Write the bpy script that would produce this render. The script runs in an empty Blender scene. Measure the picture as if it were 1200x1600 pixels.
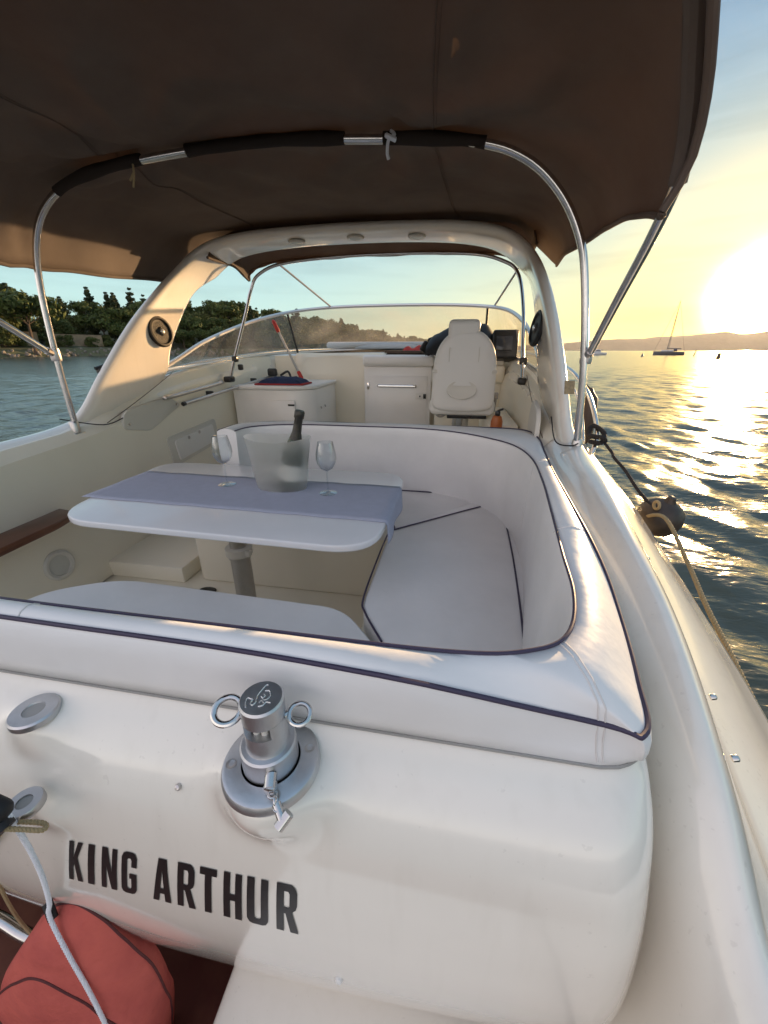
import bpy, bmesh, math, random
import numpy as np
from mathutils import Vector, Matrix, noise, Euler
R=math.radians; PI=math.pi; sin=math.sin; cos=math.cos
random.seed(7); np.random.seed(7)
sc=bpy.context.scene; COL=sc.collection
# ---------------------------------------------------------------- camera, sky, sun, exposure
cam=bpy.data.cameras.new('camera'); co=bpy.data.objects.new('camera',cam); COL.objects.link(co); sc.camera=co
cam.sensor_fit='VERTICAL'; cam.sensor_height=36.0; cam.lens=600/1600*36.0
cam.clip_start=.02; cam.clip_end=40000
co.location=(.79,0,2.0); co.rotation_euler=(R(90-22.8),0,R(10))
W=bpy.data.worlds.new('World'); sc.world=W; W.use_nodes=True
SUN_EL=5.0; SUN_AZ=31.0           # azimuth clockwise from the bow (+Y)
SUNV=(sin(R(SUN_AZ))*cos(R(SUN_EL)),cos(R(SUN_AZ))*cos(R(SUN_EL)),sin(R(SUN_EL)))
def world():
    nt=W.node_tree; nt.nodes.clear(); N=nt.nodes.new; L=nt.links.new
    def put(v,sock):
        if isinstance(v,bpy.types.NodeSocket): L(v,sock)
        elif isinstance(v,tuple): sock.default_value=v if sock.type=='VECTOR' else (*v,1)
        else: sock.default_value=v
    def mt(op,a,b=0,c=None,clamp=False):
        n=N('ShaderNodeMath'); n.operation=op; n.use_clamp=clamp; put(a,n.inputs[0]); put(b,n.inputs[1])
        if c is not None: put(c,n.inputs[2])
        return n.outputs[0]
    def vm(op,a,b):
        n=N('ShaderNodeVectorMath'); n.operation=op; put(a,n.inputs[0]); put(b,n.inputs[1] if op!='SCALE' else n.inputs['Scale']); return n
    def scale(col,f):
        n=N('ShaderNodeVectorMath'); n.operation='SCALE'; n.inputs[0].default_value=col; put(f,n.inputs['Scale']); return n.outputs[0]
    out=N('ShaderNodeOutputWorld'); bg=N('ShaderNodeBackground'); sky=N('ShaderNodeTexSky')
    sky.sky_type='NISHITA'; sky.sun_disc=False; sky.sun_elevation=R(SUN_EL); sky.sun_rotation=R(SUN_AZ)
    sky.altitude=0; sky.air_density=1.0; sky.dust_density=1.4; sky.ozone_density=1.6
    gm=N('ShaderNodeGamma'); gm.inputs['Gamma'].default_value=.5; L(sky.outputs[0],gm.inputs[0])
    nish=vm('SCALE',gm.outputs[0],.0003).outputs[0]
    tc=N('ShaderNodeTexCoord'); d=tc.outputs['Generated']; sp=N('ShaderNodeSeparateXYZ'); L(d,sp.inputs[0]); el=mt('MAXIMUM',sp.outputs[2],0)
    cs=vm('DOT_PRODUCT',d,SUNV).outputs['Value']
    rp=N('ShaderNodeValToRGB'); L(el,rp.inputs[0]); e=rp.color_ramp.elements
    e[0].position=0; e[0].color=(.235,.325,.29,1); e[1].position=1; e[1].color=(.13,.195,.27,1)
    for p,c in ((.08,(.228,.33,.315,1)),(.22,(.18,.275,.305,1)),(.45,(.105,.17,.24,1))): q=e.new(p); q.color=c
    tot=vm('ADD',nish,rp.outputs[0]).outputs[0]
    back=mt('MULTIPLY_ADD',cs,-1.3,.12,clamp=True)      # pink twilight opposite the sun, brightened out of view as added cockpit fill
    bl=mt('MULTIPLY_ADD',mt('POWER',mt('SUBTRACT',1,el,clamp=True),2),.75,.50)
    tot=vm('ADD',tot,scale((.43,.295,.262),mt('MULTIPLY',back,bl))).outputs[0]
    low=mt('POWER',mt('SUBTRACT',1,el,clamp=True),5.5)
    cp=mt('MAXIMUM',cs,0)
    f=mt('MULTIPLY',mt('MULTIPLY',mt('POWER',cp,5.5),low),.98,clamp=True)
    mx=N('ShaderNodeMix'); mx.data_type='RGBA'; L(f,mx.inputs['Factor']); L(tot,mx.inputs['A']); mx.inputs['B'].default_value=(.56,.40,.075,1); tot=mx.outputs['Result']
    for col,pw in (((.62,.34,.02),70),((1.0,.62,.12),230),((120,72,27),1500)):
        tot=vm('ADD',tot,scale(col,mt('POWER',cp,pw))).outputs[0]
    # thin streaky cloud low on the horizon
    mp=N('ShaderNodeMapping'); mp.inputs['Scale'].default_value=(1.6,1.6,14); L(d,mp.inputs[0]); n=N('ShaderNodeTexNoise'); n.inputs['Scale'].default_value=2.2; n.inputs['Detail'].default_value=6; L(mp.outputs[0],n.inputs['Vector'])
    cl=N('ShaderNodeMapRange'); cl.inputs[1].default_value=.48; cl.inputs[2].default_value=.72; cl.inputs[3].default_value=1.0; cl.inputs[4].default_value=.86; L(n.outputs[0],cl.inputs[0])
    tot=vm('SCALE',tot,cl.outputs[0]).outputs[0]
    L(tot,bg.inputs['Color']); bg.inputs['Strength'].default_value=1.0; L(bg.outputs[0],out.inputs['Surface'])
world()
sl=bpy.data.lights.new('sun','SUN'); so=bpy.data.objects.new('sun',sl); COL.objects.link(so)
sl.energy=3.2; sl.angle=R(.6); sl.color=(1,.66,.36)
sd=Vector((sin(R(SUN_AZ))*cos(R(SUN_EL)),cos(R(SUN_AZ))*cos(R(SUN_EL)),sin(R(SUN_EL))))
so.rotation_euler=sd.to_track_quat('Z','Y').to_euler(); so.location=(5,8,12)
sc.view_settings.view_transform='Standard'; sc.view_settings.look='None'
sc.view_settings.exposure=1.42; sc.view_settings.gamma=1
sc.render.engine='CYCLES'; sc.cycles.max_bounces=12; sc.cycles.diffuse_bounces=8; sc.cycles.transparent_max_bounces=16
# ---------------------------------------------------------------- materials
def mat(name,col,rough=.5,metal=0,coat=0,var=0,vscale=6,det=6,lo=.35,hi=.65,bump=0,bscale=40,col2=None,trans=0,ior=1.45,sub=0,spec=.5,stretch=None,bdist=.01):
    m=bpy.data.materials.new(name); m.use_nodes=True; nt=m.node_tree; N=nt.nodes.new; L=nt.links.new
    b=nt.nodes['Principled BSDF']; I=b.inputs
    I['Base Color'].default_value=(*col,1); I['Roughness'].default_value=rough; I['Metallic'].default_value=metal
    I['Coat Weight'].default_value=coat; I['Coat Roughness'].default_value=.08; I['IOR'].default_value=ior
    I['Transmission Weight'].default_value=trans; I['Specular IOR Level'].default_value=spec
    if sub: I['Subsurface Weight'].default_value=sub; I['Subsurface Radius'].default_value=(.05,.04,.03)
    tc=N('ShaderNodeTexCoord'); vec=tc.outputs['Object']
    if stretch:
        mp=N('ShaderNodeMapping'); mp.inputs['Scale'].default_value=stretch; L(vec,mp.inputs[0]); vec=mp.outputs[0]
    if var or col2:
        n=N('ShaderNodeTexNoise'); n.inputs['Scale'].default_value=vscale; n.inputs['Detail'].default_value=det; n.inputs['Roughness'].default_value=.6
        L(vec,n.inputs['Vector']); r=N('ShaderNodeValToRGB'); L(n.outputs[0],r.inputs[0])
        c2=col2 or tuple(c*(1-var) for c in col); r.color_ramp.elements[0].position=lo; r.color_ramp.elements[1].position=hi
        r.color_ramp.elements[0].color=(*c2,1); r.color_ramp.elements[1].color=(*col,1); L(r.outputs[0],I['Base Color'])
        mr=N('ShaderNodeMapRange'); mr.inputs[3].default_value=rough*.85; mr.inputs[4].default_value=min(1,rough*1.2)
        n2=N('ShaderNodeTexNoise'); n2.inputs['Scale'].default_value=vscale*2.7; n2.inputs['Detail'].default_value=min(5,det); L(vec,n2.inputs['Vector'])
        L(n2.outputs[0],mr.inputs[0]); L(mr.outputs[0],I['Roughness'])
    if bump:
        n=N('ShaderNodeTexNoise'); n.inputs['Scale'].default_value=bscale; n.inputs['Detail'].default_value=4; L(vec,n.inputs['Vector'])
        bp=N('ShaderNodeBump'); bp.inputs['Strength'].default_value=bump; bp.inputs['Distance'].default_value=bdist
        L(n.outputs[0],bp.inputs['Height']); L(bp.outputs[0],I['Normal'])
    return m
def translucent(m,col,f):
    nt=m.node_tree; N=nt.nodes.new; L=nt.links.new; b=nt.nodes['Principled BSDF']; o=[n for n in nt.nodes if n.type=='OUTPUT_MATERIAL'][0]
    t=N('ShaderNodeBsdfTranslucent'); t.inputs[0].default_value=(*col,1); x=N('ShaderNodeMixShader'); x.inputs[0].default_value=f
    L(b.outputs[0],x.inputs[1]); L(t.outputs[0],x.inputs[2]); L(x.outputs[0],o.inputs[0])
GEL=mat('gelcoat',(.83,.785,.70),.17,coat=1.0,var=.06,vscale=2.3,det=2,lo=.2,hi=.8,bump=.012,bscale=5)
def specks(m,scale=90,amt=.13,th=.715):
    nt=m.node_tree; N=nt.nodes.new; L=nt.links.new; I=nt.nodes['Principled BSDF'].inputs['Base Color']; src=I.links[0].from_socket
    tc=N('ShaderNodeTexCoord'); n=N('ShaderNodeTexNoise'); n.inputs['Scale'].default_value=scale; n.inputs['Detail'].default_value=2; L(tc.outputs['Object'],n.inputs['Vector'])
    n2=N('ShaderNodeTexNoise'); n2.inputs['Scale'].default_value=2.7; L(tc.outputs['Object'],n2.inputs['Vector'])
    a=N('ShaderNodeMath'); a.operation='MULTIPLY_ADD'; L(n2.outputs[0],a.inputs[0]); a.inputs[1].default_value=.35; L(n.outputs[0],a.inputs[2])
    r=N('ShaderNodeMapRange'); r.inputs[1].default_value=th+.17; r.inputs[2].default_value=th+.22; r.inputs[4].default_value=amt; L(a.outputs[0],r.inputs[0])
    x=N('ShaderNodeMix'); x.data_type='RGBA'; L(r.outputs[0],x.inputs['Factor']); L(src,x.inputs['A']); x.inputs['B'].default_value=(.30,.26,.21,1); L(x.outputs['Result'],I)
def streaks(m,amt=.10):
    nt=m.node_tree; N=nt.nodes.new; L=nt.links.new; I=nt.nodes['Principled BSDF'].inputs['Base Color']; src=I.links[0].from_socket
    tc=N('ShaderNodeTexCoord'); mp=N('ShaderNodeMapping'); mp.inputs['Scale'].default_value=(34,34,1.6); L(tc.outputs['Object'],mp.inputs[0])
    n=N('ShaderNodeTexNoise'); n.inputs['Scale'].default_value=1.0; n.inputs['Detail'].default_value=3; L(mp.outputs[0],n.inputs['Vector'])
    r=N('ShaderNodeMapRange'); r.inputs[1].default_value=.52; r.inputs[2].default_value=.78; r.inputs[4].default_value=amt; L(n.outputs[0],r.inputs[0])
    x=N('ShaderNodeMix'); x.data_type='RGBA'; L(r.outputs[0],x.inputs['Factor']); L(src,x.inputs['A']); x.inputs['B'].default_value=(.50,.45,.36,1); L(x.outputs['Result'],I)
streaks(GEL); specks(GEL)
GELI=mat('gelcoat_cream',(.84,.79,.66),.32,coat=.3,var=.06,vscale=3,det=2,lo=.2,hi=.8,bump=.05,bscale=60)
GELW=mat('gelcoat_white',(.82,.81,.79),.3,coat=.3,var=.03)
VIN=mat('vinyl',(.78,.775,.765),.38,var=.07,vscale=4,det=3,bump=.35,bscale=9,bdist=.012)
PIPE=mat('navy_piping',(.045,.035,.07),.5)
THREAD=mat('thread',(.62,.6,.58),.8)
STEEL=mat('stainless',(.62,.61,.6),.16,metal=1,var=.12,vscale=20)
BRUSH=mat('brushed_steel',(.60,.61,.63),.40,metal=1,var=.18,vscale=14,bump=.05,bscale=90)
ALU=mat('satin_aluminium',(.55,.53,.52),.33,metal=1,var=.15,vscale=10)
CANV=mat('canvas',(.18,.145,.122),.85,col2=(.125,.10,.085),vscale=2.2,bump=.35,bscale=420,bdist=.001,spec=.25)
translucent(CANV,(.30,.19,.11),.28)
CANV2=mat('canvas_tape',(.03,.022,.018),.85,spec=.2)
BLACK=mat('black_rubber',(.012,.012,.013),.55,var=.3)
BLACKG=mat('black_plastic',(.02,.02,.02),.3)
VINYLBLK=mat('black_vinyl_letter',(.012,.011,.012),.35)
FENDK=mat('rub_rail_rubber',(.05,.04,.032),.55,var=.3)
MAROON=mat('maroon_piping',(.09,.02,.02),.7)
GREYP=mat('grey_plastic',(.34,.33,.31),.5,var=.1)
WHITEP=mat('white_plastic',(.74,.73,.70),.4)
CREAMP=mat('cream_plastic',(.62,.60,.54),.45)
REDP=mat('red_plastic',(.45,.03,.02),.4)
REDC=mat('red_canvas',(.55,.115,.085),.8,col2=(.42,.08,.065),vscale=7,bump=.6,bscale=22,bdist=.012)
BLUEC=mat('navy_cloth',(.02,.035,.10),.9,var=.3,vscale=20)
REDCL=mat('red_cloth',(.35,.03,.03),.9,var=.2)
SUNPAD=mat('pale_blue_vinyl',(.45,.55,.66),.5)
BROWN=mat('brown_board',(.07,.045,.03),.5)
TEAK=mat('teak',(.22,.095,.045),.5,col2=(.10,.04,.02),vscale=5,stretch=(3,30,3),bump=.1,bscale=30)
TEAKR=mat('red_brown_deck',(.22,.085,.05),.6,col2=(.13,.035,.025),vscale=4)
MAHOG=mat('varnished_wood',(.16,.055,.025),.3,coat=.4,col2=(.08,.025,.012),vscale=4,stretch=(1,1,14))
ROPEW=mat('white_rope',(.72,.74,.78),.8,bump=.8,bscale=220,bdist=.003)
ROPEB=mat('beige_rope',(.34,.26,.14),.85,bump=.8,bscale=220,bdist=.003)
ROPEK=mat('black_rope',(.02,.018,.02),.8,bump=.8,bscale=200)
RUN=mat('runner_cloth',(.40,.43,.53),.85,var=.06,vscale=30,bump=.4,bscale=500,bdist=.001,sub=0)
TBL=mat('table_laminate',(.78,.79,.80),.22,coat=.3,var=.03)
FOIL=mat('black_foil',(.02,.02,.018),.35,col2=(.04,.035,.02),vscale=60)
LABEL=mat('bottle_label',(.75,.75,.70),.6)
BGREEN=mat('bottle_glass',(.03,.07,.03),.06,trans=.5)
SPK=mat('speaker_grille',(.035,.033,.03),.4,bump=.5,bscale=300)
ORANGE=mat('orange_paint',(.42,.12,.03),.4)
LENS=mat('lamp_lens',(.55,.55,.5),.2)
SCREEN=mat('dark_screen',(.05,.055,.065),.12)
STICK=mat('sticker',(.35,.27,.15),.5,var=.4,vscale=80)
SILV=mat('silver_trim',(.7,.7,.68),.25,metal=.6)
ROCK=mat('rock',(.30,.25,.20),.9,col2=(.14,.12,.10),vscale=1.2,bump=.6,bscale=3,bdist=.3)
STONE=mat('stone_wall',(.42,.30,.19),.9,col2=(.30,.21,.14),vscale=.6,bump=.3,bscale=2,bdist=.2)
EARTH=mat('dry_earth',(.14,.13,.07),.95,col2=(.07,.08,.035),vscale=.08)
BARK=mat('bark',(.10,.07,.05),.95)
HILL=mat('far_hill',(.07,.07,.06),1,col2=(.05,.055,.04),vscale=.01)
def leaf(name,a,b):
    m=mat(name,a,.7,col2=b,vscale=.45,spec=.2); return m
LEAF=[leaf('pine_leaf',(.10,.12,.03),(.035,.055,.016)),leaf('dark_conifer_leaf',(.045,.06,.024),(.02,.032,.013)),leaf('olive_leaf',(.12,.13,.04),(.055,.075,.022))]
def glassmat(name,col=(1,1,1),rough=0):
    m=mat(name,col,rough,trans=1,ior=1.45); return m
GLASS=glassmat('clear_glass',(.97,.98,.98),.0)
def thinglass():
    m=bpy.data.materials.new('thin_wine_glass'); m.use_nodes=True; nt=m.node_tree; nt.nodes.clear(); N=nt.nodes.new; L=nt.links.new
    o=N('ShaderNodeOutputMaterial'); t=N('ShaderNodeBsdfTransparent'); t.inputs[0].default_value=(.93,.95,.96,1); g=N('ShaderNodeBsdfGlossy'); g.inputs['Roughness'].default_value=.03
    lw=N('ShaderNodeLayerWeight'); lw.inputs[0].default_value=.2; x=N('ShaderNodeMixShader'); L(lw.outputs['Facing'],x.inputs[0]); L(t.outputs[0],x.inputs[1]); L(g.outputs[0],x.inputs[2]); L(x.outputs[0],o.inputs[0]); return m
WGL=thinglass()
FROST=glassmat('frosted_acrylic',(.98,.98,.97),.30)
translucent(FROST,(.97,.97,.95),.45)
def screenglass():
    m=bpy.data.materials.new('windscreen_glass'); m.use_nodes=True; nt=m.node_tree; nt.nodes.clear(); N=nt.nodes.new; L=nt.links.new
    o=N('ShaderNodeOutputMaterial'); t=N('ShaderNodeBsdfTransparent'); t.inputs[0].default_value=(.84,.77,.68,1)
    g=N('ShaderNodeBsdfGlossy'); g.inputs['Roughness'].default_value=.03; lw=N('ShaderNodeLayerWeight'); lw.inputs[0].default_value=.5; pw=N('ShaderNodeMath'); pw.operation='POWER'; L(lw.outputs['Facing'],pw.inputs[0]); pw.inputs[1].default_value=5; fr=N('ShaderNodeMath'); fr.operation='MULTIPLY_ADD'; L(pw.outputs[0],fr.inputs[0]); fr.inputs[1].default_value=.9; fr.inputs[2].default_value=.07
    a=N('ShaderNodeMixShader'); L(fr.outputs[0],a.inputs[0]); L(t.outputs[0],a.inputs[1]); L(g.outputs[0],a.inputs[2])
    d=N('ShaderNodeBsdfDiffuse'); d.inputs[0].default_value=(.55,.5,.42,1); tl=N('ShaderNodeBsdfTranslucent'); tl.inputs[0].default_value=(.7,.62,.5,1)
    dd=N('ShaderNodeMixShader'); dd.inputs[0].default_value=.6; L(d.outputs[0],dd.inputs[1]); L(tl.outputs[0],dd.inputs[2])
    n=N('ShaderNodeTexNoise'); n.inputs['Scale'].default_value=3.5; n.inputs['Detail'].default_value=7; tc=N('ShaderNodeTexCoord'); L(tc.outputs['Object'],n.inputs['Vector'])
    mr=N('ShaderNodeMapRange'); mr.inputs[1].default_value=.3; mr.inputs[2].default_value=.75; mr.inputs[3].default_value=.07; mr.inputs[4].default_value=.30
    L(n.outputs[0],mr.inputs[0]); b=N('ShaderNodeMixShader'); L(mr.outputs[0],b.inputs[0]); L(a.outputs[0],b.inputs[1]); L(dd.outputs[0],b.inputs[2])
    L(b.outputs[0],o.inputs[0]); return m
SCRG=screenglass()
def watermat():
    m=bpy.data.materials.new('sea_water'); m.use_nodes=True; nt=m.node_tree; N=nt.nodes.new; L=nt.links.new
    b=nt.nodes['Principled BSDF']; b.inputs['Base Color'].default_value=(.055,.07,.06,1); b.inputs['Roughness'].default_value=.17; b.inputs['IOR'].default_value=1.33
    tc=N('ShaderNodeTexCoord'); mp=N('ShaderNodeMapping'); mp.inputs['Rotation'].default_value=(0,0,R(20)); mp.inputs['Scale'].default_value=(.55,1.2,1)
    L(tc.outputs['Object'],mp.inputs[0]); prev=None
    for s,dist in ((.8,.22),(2.8,.10),(9,.035)):
        n=N('ShaderNodeTexNoise'); n.inputs['Scale'].default_value=s; n.inputs['Detail'].default_value=3; n.inputs['Distortion'].default_value=.3; L(mp.outputs[0],n.inputs['Vector'])
        bp=N('ShaderNodeBump'); bp.inputs['Strength'].default_value=.42; bp.inputs['Distance'].default_value=dist
        L(n.outputs[0],bp.inputs['Height'])
        if prev: L(prev.outputs[0],bp.inputs['Normal'])
        prev=bp
    L(prev.outputs[0],b.inputs['Normal']); return m
WATER=watermat()
# ---------------------------------------------------------------- mesh helpers
class M:
    def __init__(s): s.v=[]; s.f=[]
    def add(s,v,f):
        n=len(s.v); s.v+= [tuple(p) for p in v]; s.f+=[tuple(i+n for i in q) for q in f]; return s
def catmull(pts,n=6,closed=False):
    P=[Vector(p) for p in pts]; out=[]; m=len(P)
    rng=range(m if closed else m-1)
    for i in rng:
        if closed: a,b,c,d=P[(i-1)%m],P[i],P[(i+1)%m],P[(i+2)%m]
        else: a,b,c,d=P[max(i-1,0)],P[i],P[i+1],P[min(i+2,m-1)]
        for k in range(n):
            t=k/n; out.append(.5*((2*b)+(c-a)*t+(2*a-5*b+4*c-d)*t*t+(3*b-a-3*c+d)*t**3))
    if not closed: out.append(P[-1])
    return out
def grid(rows,closeu=False,closev=False):
    n=len(rows); m=len(rows[0]); v=[p for r in rows for p in r]; f=[]
    for i in range(n if closev else n-1):
        for j in range(m if closeu else m-1):
            a=i*m+j; b=i*m+(j+1)%m; c=((i+1)%n)*m+(j+1)%m; d=((i+1)%n)*m+j; f.append((a,b,c,d))
    return v,f
def tube(path,r,seg=10,closed=False,caps=True,rz=None):
    P=[Vector(p) for p in path]; n=len(P); rows=[]; up=None
    for i,p in enumerate(P):
        a=P[(i-1)%n] if closed or i>0 else p; b=P[(i+1)%n] if closed or i<n-1 else p
        t=(b-a).normalized()
        if up is None: up=t.orthogonal().normalized()
        up=(up-t*up.dot(t)); up=up.normalized() if up.length>1e-6 else t.orthogonal().normalized()
        s=t.cross(up); ri=r[i] if isinstance(r,(list,tuple)) else r
        rows.append([p+(up*cos(2*PI*k/seg)+s*sin(2*PI*k/seg))*ri for k in range(seg)])
    v,f=grid(rows,closeu=True,closev=closed)
    if caps and not closed: f.append(tuple(range(seg))[::-1]); f.append(tuple(range((n-1)*seg,n*seg)))
    return v,f
def lathe(prof,c=(0,0,0),axis=(0,0,1),seg=32,sx=1,sy=1):
    q=Vector((0,0,1)).rotation_difference(Vector(axis).normalized()); c=Vector(c); rows=[]
    for r,z in prof: rows.append([c+q@Vector((r*cos(2*PI*k/seg)*sx,r*sin(2*PI*k/seg)*sy,z)) for k in range(seg)])
    v,f=grid(rows,closeu=True)
    if prof[0][0]>1e-6: f.append(tuple(range(seg))[::-1])
    if prof[-1][0]>1e-6: n=len(prof); f.append(tuple(range((n-1)*seg,n*seg)))
    return v,f
def box(c,s,r=0,seg=2,rot=None):
    bm=bmesh.new(); bmesh.ops.create_cube(bm,size=1)
    for v in bm.verts: v.co=Vector((v.co.x*s[0],v.co.y*s[1],v.co.z*s[2]))
    if r: bmesh.ops.bevel(bm,geom=bm.edges[:],offset=r,segments=seg,affect='EDGES',profile=.5)
    mt=Euler(rot).to_matrix() if rot else Matrix.Identity(3)
    bm.verts.index_update(); v=[mt@x.co+Vector(c) for x in bm.verts]; f=[tuple(q.index for q in fa.verts) for fa in bm.faces]; bm.free(); return v,f
def rpoly(pts,r,n=6):
    out=[]; m=len(pts)
    for i in range(m):
        p=Vector(pts[i]); a=Vector(pts[i-1]); b=Vector(pts[(i+1)%m]); ri=r[i] if isinstance(r,(list,tuple)) else r
        p0=p+(a-p).normalized()*ri; p1=p+(b-p).normalized()*ri
        for k in range(n+1):
            t=k/n; out.append((1-t)**2*p0+2*t*(1-t)*p+t*t*p1)
    return out
def prism(poly,z0,z1,bev=0,seg=3):
    """poly of (x,y) extruded between z0 and z1, edges rolled by bev"""
    bm=bmesh.new(); vs=[bm.verts.new((p[0],p[1],z0)) for p in poly]; f=bm.faces.new(vs)
    r=bmesh.ops.extrude_face_region(bm,geom=[f]); 
    for e in r['geom']:
        if isinstance(e,bmesh.types.BMVert): e.co.z=z1
    bmesh.ops.recalc_face_normals(bm,faces=bm.faces[:])
    if bev:
        ed=[e for e in bm.edges if abs(e.verts[0].co.z-e.verts[1].co.z)<1e-6]
        bmesh.ops.bevel(bm,geom=ed,offset=bev,segments=seg,affect='EDGES',profile=.5)
    bm.verts.index_update(); v=[x.co.copy() for x in bm.verts]; f=[tuple(q.index for q in fa.verts) for fa in bm.faces]; bm.free(); return v,f
def xf(vf,mt): return [mt@Vector(p) for p in vf[0]],vf[1]
def frame(o,xa,ya,za=None):
    xa=Vector(xa).normalized(); ya=Vector(ya); za=xa.cross(ya).normalized(); ya=za.cross(xa)
    m=Matrix((xa,ya,za)).transposed().to_4x4(); m.translation=Vector(o); return m
ROOT={}; XFM=[None]
def props(o,label=None,cat=None,group=None,kind=None):
    for k,v in (('label',label),('category',cat),('group',group),('kind',kind)):
        if v: o[k]=v
    return o
def thing(name,label,cat,loc,group=None):
    o=bpy.data.objects.new(name,None); COL.objects.link(o); o.location=loc; o.empty_display_size=.1
    ROOT[o]=Vector(loc); return props(o,label,cat,group)
def part(name,vf,m,parent=None,smooth=True,ang=35,label=None,cat=None,group=None,kind=None,solid=0,sub=0,off=-1,bevel=0):
    if isinstance(vf,M): vf=(vf.v,vf.f)
    V=[Vector(p) for p in vf[0]]
    if XFM[0]: c_,k_=XFM[0]; V=[Vector((c_[0]+(p.x-c_[0])*k_[0],c_[1]+(p.y-c_[1])*k_[1],c_[2]+(p.z-c_[2])*k_[2])) for p in V]
    if parent is not None: org=ROOT[parent]
    elif kind=='structure' or kind=='stuff': org=Vector((0,0,0))
    else:
        org=Vector((sum(p.x for p in V)/len(V),sum(p.y for p in V)/len(V),min(p.z for p in V)))
    me=bpy.data.meshes.new(name); me.from_pydata([tuple(p-org) for p in V],[],vf[1])
    bm=bmesh.new(); bm.from_mesh(me); bmesh.ops.recalc_face_normals(bm,faces=bm.faces[:]); bm.to_mesh(me); bm.free()
    me.materials.append(m)
    if smooth:
        me.polygons.foreach_set('use_smooth',[True]*len(me.polygons)); me.set_sharp_from_angle(angle=R(ang))
    o=bpy.data.objects.new(name,me); COL.objects.link(o); ROOT[o]=org
    if parent is not None: o.parent=parent
    else: o.location=org
    if solid: md=o.modifiers.new('t','SOLIDIFY'); md.thickness=solid; md.offset=off
    if sub: md=o.modifiers.new('s','SUBSURF'); md.levels=sub; md.render_levels=sub
    if bevel: md=o.modifiers.new('b','BEVEL'); md.width=bevel; md.segments=3; md.limit_method='ANGLE'
    return props(o,label,cat,group,kind)
def interp(tab,y):
    if y<=tab[0][0]: return tab[0][1:]
    for a,b in zip(tab,tab[1:]):
        if y<=b[0]:
            t=(y-a[0])/(b[0]-a[0]); return tuple(p+(q-p)*t for p,q in zip(a[1:],b[1:]))
    return tab[-1][1:]
# ================================================================ SEA
def sea():
    rs=np.concatenate([np.geomspace(1.2,260,620),np.geomspace(270,16000,70)]); na=1000
    an=np.linspace(0,2*PI,na,endpoint=False); Rr,A=np.meshgrid(rs,an,indexing='ij')
    X=Rr*np.cos(A)+.5; Y=Rr*np.sin(A)+1.0; Z=np.zeros_like(X); rng=np.random.RandomState(3)
    for k in range(46):
        lam=.30*(2.3/.30)**rng.rand(); th=R(200)+rng.randn()*.65; kx,ky=cos(th)*2*PI/lam,sin(th)*2*PI/lam
        amp=.0040*lam**.85*(.5+rng.rand()); ph=rng.rand()*6.28
        sp=Rr*2*PI/na; att=np.clip((lam/sp-3)/4,0,1)
        q=kx*X+ky*Y+ph+.6*np.sin(.35*X+.27*Y+k); Z+=att*amp*(np.sin(q)+.25*np.cos(2*q))
    n=len(rs); v=np.stack([X,Y,Z],-1).reshape(-1,3)
    i,j=np.meshgrid(np.arange(n-1),np.arange(na),indexing='ij'); j2=(j+1)%na
    f=np.stack([i*na+j,(i+1)*na+j,(i+1)*na+j2,i*na+j2],-1).reshape(-1,4)
    me=bpy.data.meshes.new('sea'); me.vertices.add(len(v)); me.vertices.foreach_set('co',v.ravel())
    me.loops.add(f.size); me.loops.foreach_set('vertex_index',f.ravel()); me.polygons.add(len(f))
    me.polygons.foreach_set('loop_start',np.arange(0,f.size,4)); me.polygons.foreach_set('use_smooth',np.ones(len(f),bool)); me.update(calc_edges=True)
    me.materials.append(WATER); o=bpy.data.objects.new('sea',me); COL.objects.link(o); props(o,kind='structure')
    c=lathe([(0,0),(1.3,0)],c=(.5,1.0,-.02),seg=40); part('sea_bed',c,WATER,kind='structure')
sea()
# ================================================================ BOAT
BOAT=thing('motorboat','cream white motor cruiser with black name lettering on its stern, seen from the stern','motorboat',(0,3,0))
# half section: y: x_in,z_in, x_crest,z_crest, x_crease,z_crease, x_edge,z_edge
ST=[(-1.0,1.12,.70, 1.24,.86, 1.32,.70, 1.50,.60),(-.5,1.12,.92, 1.235,1.05, 1.31,.90, 1.56,.76),(0,1.12,1.12, 1.215,1.23, 1.30,1.08, 1.60,.90),
 (.16,1.125,1.20, 1.20,1.30,1.30,1.14,1.615,.95),(.29,1.13,1.27, 1.192,1.35, 1.30,1.19, 1.625,.99),(.43,1.12,1.38, 1.19,1.465, 1.31,1.25, 1.63,1.03),
 (.66,1.135,1.44, 1.225,1.53, 1.335,1.305, 1.637,1.08),(.92,1.15,1.49,1.255,1.57,1.36,1.345,1.64,1.16),(1.38,1.17,1.53,1.315,1.60,1.415,1.40,1.645,1.26),
 (1.85,1.20,1.56,1.355,1.63,1.455,1.45,1.65,1.35),(2.5,1.235,1.64,1.345,1.80,1.46,1.56,1.65,1.43),(3.2,1.24,1.70,1.345,1.89,1.47,1.68,1.63,1.52),
 (4.0,1.20,1.74,1.32,1.94,1.43,1.78,1.58,1.60),(4.8,1.05,1.80,1.18,1.97,1.34,1.85,1.47,1.68)]
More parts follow.
